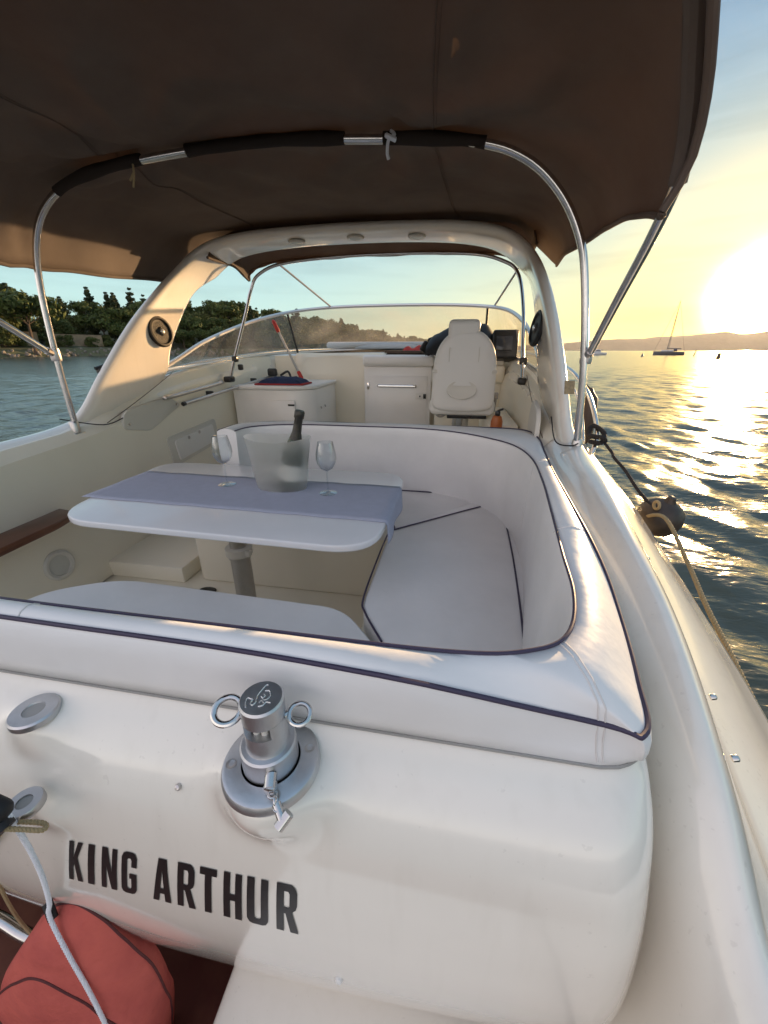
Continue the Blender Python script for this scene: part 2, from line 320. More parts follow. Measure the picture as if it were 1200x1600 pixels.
def sec(y,s):
    xi,zi,xc,zc,xk,zk,xe,ze=interp(ST,y); bot=.72
    p=[(xi+.0,bot),(xi+.0,(bot+zi)/2),(xi+.001,zi-.06),(xi+.006,zi),(xi+(xc-xi)*.28,zi+(zc-zi)*.52),(xi+(xc-xi)*.58,zi+(zc-zi)*.86),(xi+(xc-xi)*.82,zc-.0005),(xc,zc-.002),(xc+.018,zc-.018),(xc+.04,zc-.06),
       (xk-.02,zk+.05),(xk,zk+.018),(xk+.03,zk+.005),((xk+xe)/2,(zk+ze)/2+.035),(xe-.05,ze+.028),(xe-.012,ze+.004),(xe,ze-.03),(xe+.015,ze-.12),(xe-.03,.45),(xe-.16,-.15)]
    return [(s*a,y,b) for a,b in p]
ys=[-1,-.75,-.5,-.25,0,.08,.16,.23,.29,.36,.43,.54,.66,.78,.92,1.1,1.38,1.6,1.85,2.15,2.5,2.85,3.2,3.6,4.0,4.4,4.8]
# smooth the station table
YS=[]; 
for a,b in zip(ys,ys[1:]): YS+=[a+(b-a)*k/3 for k in range(3)]
YS.append(ys[-1])
def smoothtab(tab):
    P=catmull_nd(tab,8); return P
def catmull_nd(pts,n):
    P=np.array(pts,float); out=[]
    for i in range(len(P)-1):
        a,b,c,d=P[max(i-1,0)],P[i],P[i+1],P[min(i+2,len(P)-1)]
        for k in range(n):
            t=k/n; out.append(tuple(.5*((2*b)+(c-a)*t+(2*a-5*b+4*c-d)*t*t+(3*b-a-3*c+d)*t**3)))
    out.append(tuple(P[-1])); return out
ST=catmull_nd(ST,6)
m=M()
for s in (1,-1): m.add(*grid([sec(y,s) for y in YS]))
# bow: foredeck and topsides as cross sections closing towards the stem
FW=[(4.8,1.18,1.97,1.34,1.85,1.47,1.68),(5.6,.98,1.985,1.20,1.88,1.36,1.72),(6.6,.72,1.98,.98,1.90,1.14,1.76),(7.7,.40,1.95,.62,1.90,.74,1.80),(8.6,.12,1.92,.2,1.89,.26,1.83),(8.85,.02,1.9,.04,1.88,.06,1.84)]
FW=catmull_nd(FW,4)
rows=[]
for y,xc,zc,xk,zk,xe,ze in FW:
    h=[(xc,zc),(xk-.02,zk+.05),(xk,zk+.01),(xe,ze),(xe+.01,ze-.12),(xe*.8,.7),(xe*.45,-.15)]
    rows.append([(-a,y,b) for a,b in h[::-1]]+[(-xc*.5,y,zc+.03),(0,y,zc+.04),(xc*.5,y,zc+.03)]+[(a,y,b) for a,b in h])
m.add(*grid(rows))
part('hull_moulding',m,GEL,BOAT,sub=1,ang=60)
for s in (1,-1):
    part('rub_rail',M().add(*tube([Vector(sec(y,s)[16])+Vector((s*.012,0,-.055)) for y in YS],.016,8)),FENDK,BOAT)
# cabin top in front of the bulkhead, under the windscreen foot
m=M()
rows=[]
for y,xc,z in ((4.28,1.16,1.955),(4.32,1.17,1.962),(4.6,1.12,1.985),(4.85,1.10,1.99)):
    rows.append([(xc*t,y,z-.06*abs(t)**3) for t in [k/10-1 for k in range(21)]])
m.add(*grid(rows)); part('cabin_top',m,GEL,BOAT,solid=.01)
part('sunpad',M().add(*box((-.15,5.55,2.06),(1.35,1.1,.08),.035,3)),SUNPAD,BOAT)
# cockpit sole, plinth
m=M(); m.add(*box((0,2.4,.70),(2.44,3.8,.1),.0)); part('cockpit_sole',m,GELI,BOAT,smooth=False)
# seat bases (moulded boxes)
m=M()
m.add(*prism(rpoly([(.53,.42),(1.12,.42),(1.135,2.27),(-.62,2.27),(-.62,1.72),(.53,1.72)],[.02,.02,.1,.05,.06,.04]),.751,1.135,.012))
m.add(*prism(rpoly([(-.60,.42),(.53-.002,.42),(.53-.002,.97),(-.60,.97)],[.03,.0005,.0005,.08]),.751,1.133,.012))
part('seat_moulding',m,GELI,BOAT)
m=M(); m.add(*box((-.93,1.98,.80),(.50,.62,.10),.012)); part('cockpit_step',m,GELI,BOAT)
m=M(); m.add(*lathe([(0,0),(.045,0),(.05,.004),(.05,.008),(.03,.010),(0,.006)],c=(-.50,1.62,.752),sx=1,sy=.6)); part('finger_pull',m,BLACKG,BOAT)
# transom panel -----------------------------------------------------------------------------------
PROF=catmull_nd([(.40,1.484),(.388,1.487),(.372,1.474),(.345,1.452),(.315,1.415),(.292,1.36),(.277,1.28),(.270,1.20),(.268,1.10),(.276,1.0),(.300,.88),(.335,.76),(.37,.70)],5)
def psurf(x,t):
    """t 0..1 down the profile"""
    y,z=interp([(i/(len(PROF)-1),)+PROF[i] for i in range(len(PROF))],t)
    dx=x-.28; zb=.675+(.40 if dx<0 else .16)*dx*dx; z=1.487-(1.487-z)*(1.487-zb)/(1.487-.70)
    return y,z
def xedge(z): return 1.095+.035*max(0,min(1,(1.35-z)/.5))
def transom_pt(u,t):
    # u -1..1, rounded at both side edges
    y,z=psurf(.28,t); xe=xedge(z); x0=-.52; r=.085
    x=x0+(xe-x0)*(u+1)/2
    y,z=psurf(x,t); d=min(x-x0,xe-x)
    if d<r: y+= r*(1-math.sqrt(max(0,1-(1-d/r)**2)))
    return Vector((x,y,z))
us=[-1,-.997,-.99,-.98,-.965,-.95,-.93,-.91,-.88]+[-.86+1.72*k/110 for k in range(111)]+[.88,.91,.93,.95,.965,.98,.99,.997,1]
BOSSES=((.574,.326,1.462,.071,.035,.20),(.166,.337,1.4685,.036,.05,.13),(.198,.262,1.372,.026,.02,.09))   # x, y, top, radius, straight part, full length
def sdf(p,b):
    bx,by,zt,r,z1,z2=b; dz=zt-p.z
    f=0 if dz<z1 else min(1,(dz-z1)/(z2-z1)); rr_=r; sh=.8*r*f*f*(3-2*f)
    return max(math.hypot(p.x-bx,p.y-by-sh*1.3)-rr_*(1-.25*f),-dz,dz-z2)
NT=130; base=[[transom_pt(u,i/NT) for u in us] for i in range(NT+1)]
H_=np.zeros((NT+1,len(us))); DR_=[[None]*len(us) for _ in range(NT+1)]
for i in range(NT+1):
    for j in range(len(us)):
        p=base[i][j]; a=base[min(i+1,NT)][j]-base[max(i-1,0)][j]; b=base[i][min(j+1,len(us)-1)]-base[i][max(j-1,0)]
        n_=a.cross(b); n_=n_.normalized() if n_.length>1e-9 else Vector((0,-1,0))
        if n_.y>0 and n_.z<=.3: n_=-n_
        if n_.z<-.2: n_=-n_
        if i<3: n_=Vector((0,-.3,.95))
        n_=Vector((0,n_.y,n_.z)).normalized(); DR_[i][j]=n_
        for bs_ in BOSSES:
            if abs(p.x-bs_[0])<bs_[3]*1.2 and p.z>bs_[2]-bs_[5]-.05 and sdf(p,bs_)<0:
                h=0
                while sdf(p+n_*h,bs_)<0 and h<.12: h+=.0008
                H_[i,j]=max(H_[i,j],h)
for _ in range(14):
    K=H_.copy(); K[1:-1,1:-1]=(H_[1:-1,1:-1]*2+H_[:-2,1:-1]+H_[2:,1:-1]+H_[1:-1,:-2]+H_[1:-1,2:])/6; H_=K
rows=[]
for i in range(NT+1):
    r=[base[i][j]+DR_[i][j]*H_[i,j] for j in range(len(us))]
    rows.append([r[0]+Vector((0,.16,0))]+r+[r[-1]+Vector((0,.16,0))])
TR=part('transom_panel',M().add(*grid(rows)),GEL,BOAT,ang=80)
from mathutils.bvhtree import BVHTree
TBV=BVHTree.FromPolygons([v.co+ROOT[TR] for v in TR.data.vertices],[tuple(p.vertices) for p in TR.data.polygons])
def surf_y(x,z):
    h=TBV.ray_cast(Vector((x,-.2,z)),Vector((0,1,0)),1.0)
    if h[0] is not None: return h[0].y
    return surf_y0(x,z)
def surf_y0(x,z):
    lo,hi=0.,1.
    for _ in range(30):
        t=(lo+hi)/2
        if psurf(x,t)[1]>z: lo=t
        else: hi=t
    return psurf(x,t)[0]
# lettering
GL={'K':([[(0,0),(.17,0),(.17,.36),(.21,.46),(.33,0),(.52,0),(.32,.62),(.50,1),(.32,1),(.17,.62),(.17,1),(0,1)]],.52),
'I':([[(0,0),(.17,0),(.17,1),(0,1)]],.17),
'N':([[(0,0),(.15,0),(.15,.58),(.30,0),(.46,0),(.46,1),(.31,1),(.31,.45),(.17,1),(0,1)]],.46),
'G':([[(.13,0),(.33,0),(.41,.03),(.46,.12),(.46,.52),(.24,.52),(.24,.40),(.30,.40),(.30,.17),(.27,.13),(.20,.13),(.17,.17),(.17,.83),(.20,.87),(.27,.87),(.30,.83),(.30,.68),(.46,.68),(.46,.88),(.41,.97),(.33,1),(.13,1),(.05,.97),(0,.88),(0,.12),(.05,.03)]],.46),
'A':([[(0,0),(.17,0),(.195,.20),(.325,.20),(.35,0),(.52,0),(.38,1),(.14,1)],[(.21,.33),(.31,.33),(.26,.76)]],.52),
'R':([[(0,0),(.17,0),(.17,.42),(.21,.42),(.32,0),(.50,0),(.36,.47),(.44,.53),(.47,.62),(.47,.86),(.43,.95),(.35,1),(0,1)],[(.17,.55),(.17,.87),(.27,.87),(.30,.83),(.30,.59),(.27,.55)]],.49),
'T':([[(.13,0),(.30,0),(.30,.86),(.43,.86),(.43,1),(0,1),(0,.86),(.13,.86)]],.43),
'H':([[(0,0),(.17,0),(.17,.43),(.30,.43),(.30,0),(.47,0),(.47,1),(.30,1),(.30,.57),(.17,.57),(.17,1),(0,1)]],.47),
'U':([[(.13,0),(.34,0),(.42,.03),(.47,.12),(.47,1),(.31,1),(.31,.18),(.27,.13),(.20,.13),(.17,.18),(.17,1),(0,1),(0,.12),(.05,.03)]],.47)}
def letter(ch,x0,x1,zb,zt,name='letter'):
    loops,w=GL[ch]; cu=bpy.data.curves.new('c','CURVE'); cu.dimensions='2D'; cu.fill_mode='BOTH'
    for lp in loops:
        sp=cu.splines.new('POLY'); sp.points.add(len(lp)-1); sp.use_cyclic_u=True
        for q,(a,b) in zip(sp.points,lp): q.co=(a,b,0,1)
    ob=bpy.data.objects.new('c',cu); COL.objects.link(ob); dg=bpy.context.evaluated_depsgraph_get(); dg.update()
    me=ob.evaluated_get(dg).to_mesh(); bm=bmesh.new(); bm.from_mesh(me); bpy.data.objects.remove(ob)
    for _ in range(2):
        bmesh.ops.subdivide_edges(bm,edges=[e for e in bm.edges if e.calc_length()>.12],cuts=1); bmesh.ops.triangulate(bm,faces=bm.faces[:])
    bm.verts.index_update(); V=[]
    for v in bm.verts:
        x=x0+(x1-x0)*v.co.x/w; z=zb+(zt-zb)*v.co.y; x+=-(1-v.co.y)*(.034-.067*(x-.22)); V.append((x,surf_y(x,z)-.0012,z))
    F=[tuple(q.index for q in f.verts) for f in bm.faces]; bm.free(); bpy.data.curves.remove(cu); return V,F
nm=M(); 
# pixel-measured left/right fractions of every letter along the name
for ch,a,b in (('K',60,130),('I',155,187),('N',223,297),('G',320,392),('A',470,553),('R',582,662),('T',682,757),('H',787,866),('U',888,977),('R',1012,1100)):
    f0=(a-60)/1040; f1=(b-60)/1040
    X=lambda f:.222+.393*f; x0,x1=X(f0*(1.0)),X(f1)
    zt=1.265+.018*(f0+f1)/2; zb=1.155+.011*(f0+f1)/2
    o=part('letter',letter(ch,x0,x1,zb,zt),VINYLBLK,TR,smooth=False)
BX,BY,BZ=.574,.326,1.472
XFM[0]=((BX,BY,BZ),(.94,.94,.885))
# stern post
SP=part('stern_post',M().add(*lathe([(.036,-.03),(.0395,-.01),(.040,.03),(.0395,.047),(.037,.05),(.031,.051),(.0295,.055),(.0295,.085)],c=(BX,BY,BZ),seg=48)),BRUSH,BOAT)
part('flange',M().add(*lathe([(.0425,.010),(.0635,.010),(.068,.008),(.0705,.003),(.0705,-.007),(.0425,-.007),(.0425,.010)],c=(BX,BY,BZ),seg=64)),BRUSH,SP)
part('flange_groove',M().add(*lathe([(.0,.0065),(.0426,.0065)],c=(BX,BY,BZ),seg=48)),BLACK,SP)
m=M()
for a in (R(25),R(200),R(-60)): 
    c=(BX+.056*cos(a),BY+.056*sin(a),BZ+.0095); part('flange_screw',lathe([(.0075,.0),(.0078,.0012),(.0048,.0012),(.003,.0002),(0,.0002)],c=c,seg=16),ALU,SP)
# slotted head: cylinder with an opening facing aft
n=56; rows=[]
h0,h1=.055,.125; rr=.0295
m=M()
def arc(r,a0,a1,z,k=40): return [(BX+r*cos(a0+(a1-a0)*i/k),BY+r*sin(a0+(a1-a0)*i/k),BZ+z) for i in range(k+1)]
a0,a1=R(-90+42),R(270-42)
for (ra,za),(rb,zb) in (((rr,.055),(rr,.105)),((rr,.105),(rr-.008,.105)),((rr-.008,.105),(rr-.008,.055))):
    m.add(*grid([arc(ra,a0,a1,za),arc(rb,a0,a1,zb)]))
for a in (a0,a1):
    m.add([(BX+q*cos(a),BY+q*sin(a),BZ+z) for q,z in ((rr,.055),(rr,.105),(rr-.008,.105),(rr-.008,.055))],[(0,1,2,3)])
m.add(*lathe([(0,.105),(rr-.0004,.105),(rr,.1055),(rr+.0005,.134),(rr-.0018,.1375),(0,.1375)],c=(BX,BY,BZ),seg=56))
part('post_head',m,BRUSH,SP)
for dx in (-.006,.006): part('pawl',tube([(BX+dx,BY-.012,BZ+.105),(BX+dx,BY-.014,BZ+.08),(BX+dx*1.3,BY-.014,BZ+.072)],[.0052,.005,.004],12),CREAMP,SP)
# engraved mark on top of the head
m=M(); zt=BZ+.1380
def ink(pts,r=.0008): m.add(*tube([(BX+a*.026,BY+b*.026,zt) for a,b in catmull(pts,4) ] if 0 else [(BX+q.x*.026,BY+q.y*.026,zt) for q in catmull([(a,b,0) for a,b in pts],5)],r,6))
ink([(.02,.80),(-.08,.80),(-.16,.55),(-.24,.10),(-.20,-.15),(-.14,-.32),(-.22,-.52),(-.38,-.42),(-.36,-.20)]); ink([(-.36,-.20),(-.66,-.16),(-.66,-.4),(-.5,-.7)])
ink([(.02,.42),(.25,.46),(.42,.2),(.36,-.05),(.2,-.12),(.10,.02)]); ink([(-.02,.06),(.1,-.02),(.16,.14),(.06,.22)])
ink([(.10,-.55),(.3,-.45),(.38,-.24),(.62,-.22)]); ink([(.04,-.3),(.10,-.18),(.30,-.3)])
part('engraved_emblem',m,SILV,SP)
def ring(c,r,rt,nrm,name='eye_ring',hole=None):
    q=Vector((0,0,1)).rotation_difference(Vector(nrm).normalized())
    return tube([Vector(c)+q@Vector((r*cos(2*PI*k/28),r*sin(2*PI*k/28)*1.0,0)) for k in range(28)],rt,10,closed=True)
for (dx,dy,dz,r,rt) in ((-.052,-.004,.105,.0185,.0048),(.047,.012,.100,.0145,.0038)):
    m=M().add(*ring((BX+dx,BY+dy,BZ+dz),r,rt,(0.15,-.35,1)))
    s=1 if dx>0 else -1
    m.add(*tube([(BX+s*.026,BY+dy*.4,BZ+dz),(BX+dx-s*r,BY+dy,BZ+dz)],rt*1.25,10)); part('eye_ring',m,STEEL,SP)
cl=M().add(*tube([(BX+.018,BY-.034,BZ+.030),(BX+.023,BY-.050,BZ+.026)],[.0085,.008],12)).add(*box((BX+.022,BY-.046,BZ+.022),(.016,.014,.016),.003))
for k,(p,nn) in enumerate((((.028,-.053,.020),(0,.2,1)),((.034,-.058,.017),(1,.3,.2)),((.040,-.064,.013),(0,.3,1)))):
    cl.add(*ring((BX+p[0],BY+p[1],BZ+p[2]),.0055,.0016,nn))
cl.add(*tube([(BX+.036,BY-.060,BZ+.014),(BX+.050,BY-.074,BZ+.008)],.006,12)).add(*tube([(BX+.046,BY-.080,BZ+.002),(BX+.056,BY-.066,BZ+.012)],.0075,12))
part('shackle',cl,STEEL,SP)
XFM[0]=None
# flush sockets
def socket(c,r,mm,name):
    o=part(name,M().add(*lathe([(r*.42,.001),(r*.45,.004),(r*.93,.004),(r,.001),(r,-.008)],c=c,seg=40)),mm,BOAT)
    part('socket_plug',M().add(*lathe([(0,-.001),(r*.44,.0015)],c=c,seg=30)),GREYP,o); return o
socket((.166,.337,1.4715),.034,BRUSH,'flush_socket')
socket((.198,.262,1.375),.024,ALU,'flush_socket')
# little screws and drain on the transom
m=M()
def stud(p,r=.006,ax=(0,-1,.3)): m.add(*lathe([(r,0),(r,.002),(r*.7,.005),(0,.006)],c=p,axis=ax,seg=14))
stud((.426,.309,1.403),.005,(0,-1,.9)); part('transom_screw',m,ALU,BOAT)
m=M(); stud((.666,.272,1.032),.007); part('drain_outlet',m,WHITEP,BOAT); m=M(); stud((.227,.297,.885),.008); part('drain_outlet',m,WHITEP,BOAT)
# snap studs along the starboard coaming
m=M()
for p,ax in (((1.205,.29,1.332),(.8,-.2,.6)),((1.268,.50,1.405),(.9,0,.4)),((1.30,.62,1.41),(.9,0,.4)),((1.39,1.12,1.43),(1,0,.4))):
    part('canvas_stud',lathe([(.0055,-.006),(.0055,.0015),(.0045,.003),(.0025,.0042),(0,.0046)],c=p,axis=ax,seg=16),STEEL,BOAT)
# plinth and swim platform
part('platform_plinth',M().add(*prism(rpoly([(.375,.50),(1.22,.50),(1.22,-.35),(.375,-.35)],[.01,.01,.1,.05]),.45,.70,.02)),GEL,BOAT)
part('swim_platform',M().add(*box((0,-.35,.40),(2.5,1.7,.10),.02)),TEAKR,BOAT)
# arch ------------------------------------------------------------------------------------------
AF=[(1.355,1.66,1.545),(1.355,1.90,1.67),(1.345,2.10,1.87),(1.325,2.38,2.14),(1.295,2.66,2.37),(1.245,2.86,2.54),(1.15,2.96,2.665),(1.0,3.01,2.745),(.75,3.04,2.79),(.4,3.07,2.812),(0,3.08,2.82)]
CH=[.95,.80,.68,.60,.52,.46,.40,.36,.33,.31,.31]       # fore and aft chord
TH=[.075,.08,.08,.078,.076,.075,.072,.07,.068,.066,.066]
full=[(-x,y,z,c,t) for (x,y,z),c,t in zip(AF,CH,TH)]+[(x,y,z,c,t) for (x,y,z),c,t in list(zip(AF,CH,TH))[:-1][::-1]]
full=catmull_nd(full,5)
rows=[]
for i,(x,y,z,c,t) in enumerate(full):
    a=full[max(i-1,0)]; b=full[min(i+1,len(full)-1)]
    tx,tz=b[0]-a[0],b[2]-a[2]; l=math.hypot(tx,tz) or 1; tx/=l; tz/=l
    nx,nz=-tz,tx         # outward normal in the XZ plane (left of travel)
    FZ=max(0,min(1,(2.72-z)/.5)); FZ=FZ*FZ*(3-2*FZ)
    # section in (fore-aft, inward) : rounded bar; the foot keeps to vertical walls
    w=[]; K=24
    fz=.0 if abs(z)>2.5 else .30*max(0,(2.5-z))
    for k in range(K):
        an=2*PI*k/K; ca,sa=cos(an),sin(an); p=.42
        u=.5+.5*math.copysign(abs(ca)**p,ca); h=-.5+.5*math.copysign(abs(sa)**.7,sa)
        w.append((x+nx*h*t, y+u*c, z+nz*h*t + u*c*.26*FZ - .02*u*(1-FZ)))
    rows.append(w)
AR=part('radar_arch',M().add(*grid(rows,closeu=True)),GEL,BOAT,ang=50)
# speakers on the inner faces
for s in (-1,1):
    c=Vector((s*1.25,2.62,2.12)); ax=(-s,-.10,.12)
    o=part('loudspeaker',M().add(*lathe([(.105,0),(.105,.012),(.098,.022),(.085,.024),(.078,.014),(.03,.010)],c=c,axis=ax,sx=.95,sy=1.0,seg=40)),BLACK,AR)
    part('speaker_cone',M().add(*lathe([(.08,.012),(.03,.016),(.02,.026),(0,.028)],c=c,axis=ax,seg=32)),SPK,o)
    part('speaker_dome',M().add(*lathe([(.018,.022),(.014,.032),(0,.036)],c=c,axis=ax,seg=20)),SILV,o)
for x,y in ((-.42,3.19),(.02,3.2),(.46,3.19),(-.72,3.18)):
    z=2.82-.072-(.012 if abs(x)>.3 else .0)-(.012 if abs(x)>.6 else 0)
    if x==-.72: continue
    o=part('courtesy_lamp',M().add(*lathe([(.062,.0),(.062,-.008),(.052,-.014),(.046,-.012)],c=(x,y,z),seg=32)),CREAMP,AR)
    part('lamp_lens',M().add(*lathe([(.047,-.011),(.03,-.014),(0,-.015)],c=(x,y,z),seg=24)),LENS,o)
# seam where the arch foot lands
for s in (-1,1):
    part('foot_seam',M().add(*tube(catmull([(s*1.232,1.98,1.60),(s*1.222,2.15,1.665),(s*1.222,2.4,1.76),(s*1.225,2.65,1.86)],5),.0022,6)),BROWN,AR)
m=M().add(*box((-1.345,2.16,1.885),(.03,.05,.03),.006)).add(*tube([(-1.352,2.13,1.90),(-1.352,2.20,1.915)],.010,10)); part('stern_light',m,BLACKG,AR)
# port side fittings ----------------------------------------------------------------------------------
def wallx(y,z):     # inner face of the port coaming
    xi,zi,*_=interp(ST,y); return -xi
def side_plate(pts,s,th,r,n=5):
    P=rpoly([(a,b) for a,b in pts],r,n); v=[];f=[]
    xi=lambda y,z: s*interp(ST,y)[0]
    k=len(P)
    for d in (-.01,th-.003,th):
        sc_=1 if d<th else .985
        cx=sum(p[0] for p in P)/k; cz=sum(p[1] for p in P)/k
        for p in P:
            y=cx+(p[0]-cx)*sc_; z=cz+(p[1]-cz)*sc_; v.append((xi(y,z)-s*d,y,z))
    for a in (0,1):
        for i in range(k): f.append((a*k+i,a*k+(i+1)%k,(a+1)*k+(i+1)%k,(a+1)*k+i))
    f.append(tuple(range(2*k,3*k))); return v,f
# the coaming inner wall is raised to meet the arch foot and windscreen
for s in (-1,1):
    rows=[]
    for y in ([.2,.6,1.0,1.4,1.7] if s<0 else [])+[1.9,2.1,2.3,2.5,2.75,3.0,3.3,3.6,3.9,4.25]:
        xi,zi,xc,zc,*_=interp(ST,y); top=zc-.005
        rows.append([(s*(xi-.03),y,.76),(s*(xi-.006),y,1.2),(s*(xi-.004),y,zi-.08),(s*(xi+.002),y,zi),(s*(xi+(xc-xi)*.35),y,(zi+top)/2+.015),(s*(xc-.05),y,top-.012),(s*(xc-.01),y,top)])
    part('side_lining',M().add(*grid(rows)),GELI,BOAT)
o=part('access_plate',M().add(*side_plate([(2.06,1.55),(2.30,1.50),(2.66,1.625),(2.55,1.70),(2.10,1.655)],-1,.012,[.05,.04,.03,.04,.05])),CREAMP,BOAT)
o=part('locker_hatch',M().add(*side_plate([(2.45,1.20),(3.08,1.26),(3.06,1.46),(2.43,1.42)],-1,.014,.03)),CREAMP,BOAT)
part('hatch_lid',M().add(*side_plate([(2.52,1.235),(3.02,1.285),(3.00,1.425),(2.50,1.385)],-1,.024,.02)),WHITEP,o)
m=M()
for y,z in ((2.66,1.38),(2.80,1.395)): part('hatch_latch',lathe([(.014,0),(.014,.006),(0,.007)],c=(-interp(ST,y)[0]+.022,y,z),axis=(1,0,0),seg=16),STEEL,o)
m=M()
for y,z in ((2.12,1.575),(2.61,1.635)): part('plate_screw',lathe([(.009,0),(.009,.003),(0,.005)],c=(-interp(ST,y)[0]+.011,y,z),axis=(1,0,0),seg=14),STEEL,BOAT)
# recessed light on the port side low down
c=(-1.15+.005,1.40,.985)
o=part('side_lamp',M().add(*lathe([(.078,0),(.078,.010),(.068,.016),(.055,.014),(.052,.004)],c=(-1.152,1.395,.985),axis=(1,-.05,.1),seg=36)),CREAMP,BOAT)
part('lamp_lens',M().add(*lathe([(.053,.005),(.03,.007),(0,.008)],c=(-1.152,1.395,.985),axis=(1,-.05,.1),seg=24)),LENS,o)
# wooden step top
part('wooden_step',M().add(*prism(rpoly([(-1.20,.75),(-.985,.80),(-1.02,1.36),(-1.06,1.50),(-1.20,1.52)],[.01,.04,.04,.04,.01]),1.215,1.25,.008)),MAHOG,BOAT)
# cabinet with a sink top to port
CB=part('galley_cabinet',M().add(*prism(rpoly([(-1.20,3.36),(-.60,3.36),(-.47,3.48),(-.50,4.24),(-1.20,4.24)],[.01,.10,.06,.01,.01]),.751,1.675,.01)),GELW,BOAT)
part('cabinet_top',M().add(*prism(rpoly([(-1.21,3.34),(-.59,3.34),(-.45,3.47),(-.48,4.24),(-1.21,4.24)],[.01,.11,.06,.01,.01]),1.678,1.71,.012)),GELW,CB)
part('cabinet_door',M().add(*box((-.86,3.352,1.26),(.50,.02,.66),.006)),GELW,CB)
part('door_latch',M().add(*box((-.64,3.335,1.55),(.06,.012,.016),.003)),BLACKG,CB)
for y in (3.72,3.60): part('side_latch',tube([(-.455,y,1.5),(-.448,y,1.502)],.012,12),GREYP,CB)
# bulkhead and companionway
part('bulkhead',M().add(*box((0,4.30,1.35),(2.36,.06,1.2),.0)),GELI,BOAT,smooth=False)
rows=[]
for k in range(13):
    t=k/12; x=-.98+.98*t+.06; d=.10*sin(PI*t)**.5
    rows.append([(x,4.26+0*d-.05+d*.6,z) for z in (.75,1.2,1.6,1.85)]+[(x,4.22+d*.6,1.93),(x,4.25+d*.6,1.962),(x,4.32,1.968)])
part('bulkhead_panel',M().add(*grid(rows)),GELI,BOAT,solid=.01,off=1)
DR=part('companionway_door',M().add(*box((.20,4.16,1.30),(.70,.05,1.10),.012,3)),GELW,BOAT)
part('sliding_hatch',M().add(*box((.205,4.20,1.905),(.74,.16,.11),.035,4)),GELW,BOAT)
part('door_panel',M().add(*box((.20,4.132,1.27),(.62,.012,.98),.004)),GELW,DR)
part('handle',M().add(*tube(catmull([(.01,4.13,1.665),(.015,4.10,1.665),(.04,4.085,1.665),(.36,4.085,1.665),(.385,4.10,1.665),(.39,4.13,1.665)],4),.014,10)),STEEL,DR)
part('socket_outlet',M().add(*box((.445,4.122,1.565),(.10,.008,.06),.003)).add(*lathe([(.013,0),(.012,.01)],c=(.44,4.12,1.565),axis=(0,-1,0),seg=14)),WHITEP,DR)
part('switch',M().add(*box((.488,4.116,1.565),(.028,.012,.046),.003)),BLACKG,DR); part('outlet_hole',M().add(*lathe([(.009,0),(.008,.012)],c=(.44,4.118,1.565),axis=(0,-1,0),seg=14)),BLACKG,DR)
# dash top tray with brown board
part('dash_board',M().add(*box((.34,4.42,1.985),(.62,.18,.03),.008)),BROWN,BOAT)
# helm console to starboard
HC=part('helm_console',M().add(*prism(rpoly([(.60,4.24),(.60,3.98),(.72,3.90),(1.22,3.90),(1.22,4.24)],[.01,.06,.08,.02,.01]),.751,1.93,.03)).add(*box((1.06,3.95,1.80),(.34,.22,.16),.03,3)),GELI,BOAT)
part('compass_dial',M().add(*lathe([(.05,0),(.05,.008),(.04,.012),(0,.013)],c=(.66,3.925,1.52),axis=(-.1,-1,.1),seg=24)),GREYP,HC)
part('dial_cross',M().add(*box((.659,3.908,1.522),(.045,.004,.045),.004,2,(0,R(45),0))),BLACKG,HC)
part('sidelight_lens',M().add(*box((1.06,3.835,1.80),(.16,.02,.075),.02,3)),LENS,HC)
for k in range(4): part('rocker_switch',box((.98+.045*k,3.893,1.66),(.028,.014,.05),.004,2),BLACKG,HC)
part('switch_bezel',box((1.048,3.897,1.66),(.20,.010,.075),.004,2),GREYP,HC)
for x_,z_ in ((.74,1.76),(.74,1.60)): part('round_gauge',M().add(*lathe([(.036,0),(.036,.008),(.030,.012),(0,.012)],c=(x_,3.898,z_),axis=(0,-1,0),seg=24)),BLACKG,HC)
for z_ in (1.00,1.66): part('door_hinge',box((-.105,4.125,z_),(.022,.016,.07),.003,2),STEEL,DR)
part('vent_flap',M().add(*box((1.14,3.89,1.45),(.03,.02,.12),.004)),BROWN,HC)
# black dash cowl in a lumpy cover, cloth like
rows=[]
for i in range(25):
    t=i/24; x=.50+.70*t; hh=.30*sin(PI*(.04+.90*t))**.6; r=[]
    for j in range(13):
        a=PI*j/12; y=4.04-.20*cos(a); z=1.95+hh*sin(a)**.8; q=noise.noise(Vector((x*9,y*9,z*9)))*.02; r.append((x,y-q,z+q+.015*sin(x*26)))
    rows.append(r)
part('instrument_cover',M().add(*grid(rows)),BLACK,HC,ang=80)
part('cover_tail',M().add(*box((.50,4.02,2.02),(.12,.06,.10),.02,3,(0,.6,.3))).add(*box((.55,4.04,2.07),(.08,.06,.10),.02,3,(0,-.3,.3))),BLACK,HC)
NP=part('instrument_pod',M().add(*box((1.20,3.90,2.035),(.22,.20,.24),.02,3,(R(-12),0,0))),BLACKG,HC)
part('pod_screen',M().add(*box((1.19,3.797,2.06),(.14,.012,.12),.006,2,(R(-12),0,0))),SCREEN,NP)
# wheel seen in profile beside the chair
# white hoop seat frame between console and starboard side
part('side_locker',M().add(*box((1.12,3.1,1.15),(.20,.9,.80),.02)),GELI,BOAT)
part('oval_hatch',M().add(*side_plate([(1.98,1.42),(2.20,1.40),(2.36,1.62),(2.30,1.76),(2.05,1.72)],1,.012,[.08,.06,.06,.06,.08])),CREAMP,BOAT)
part('throttle_lever',M().add(*tube([(1.10,3.2,1.56),(1.10,3.16,1.66)],.012,8)).add(*box((1.10,3.15,1.68),(.04,.03,.05),.008)),GREYP,BOAT)
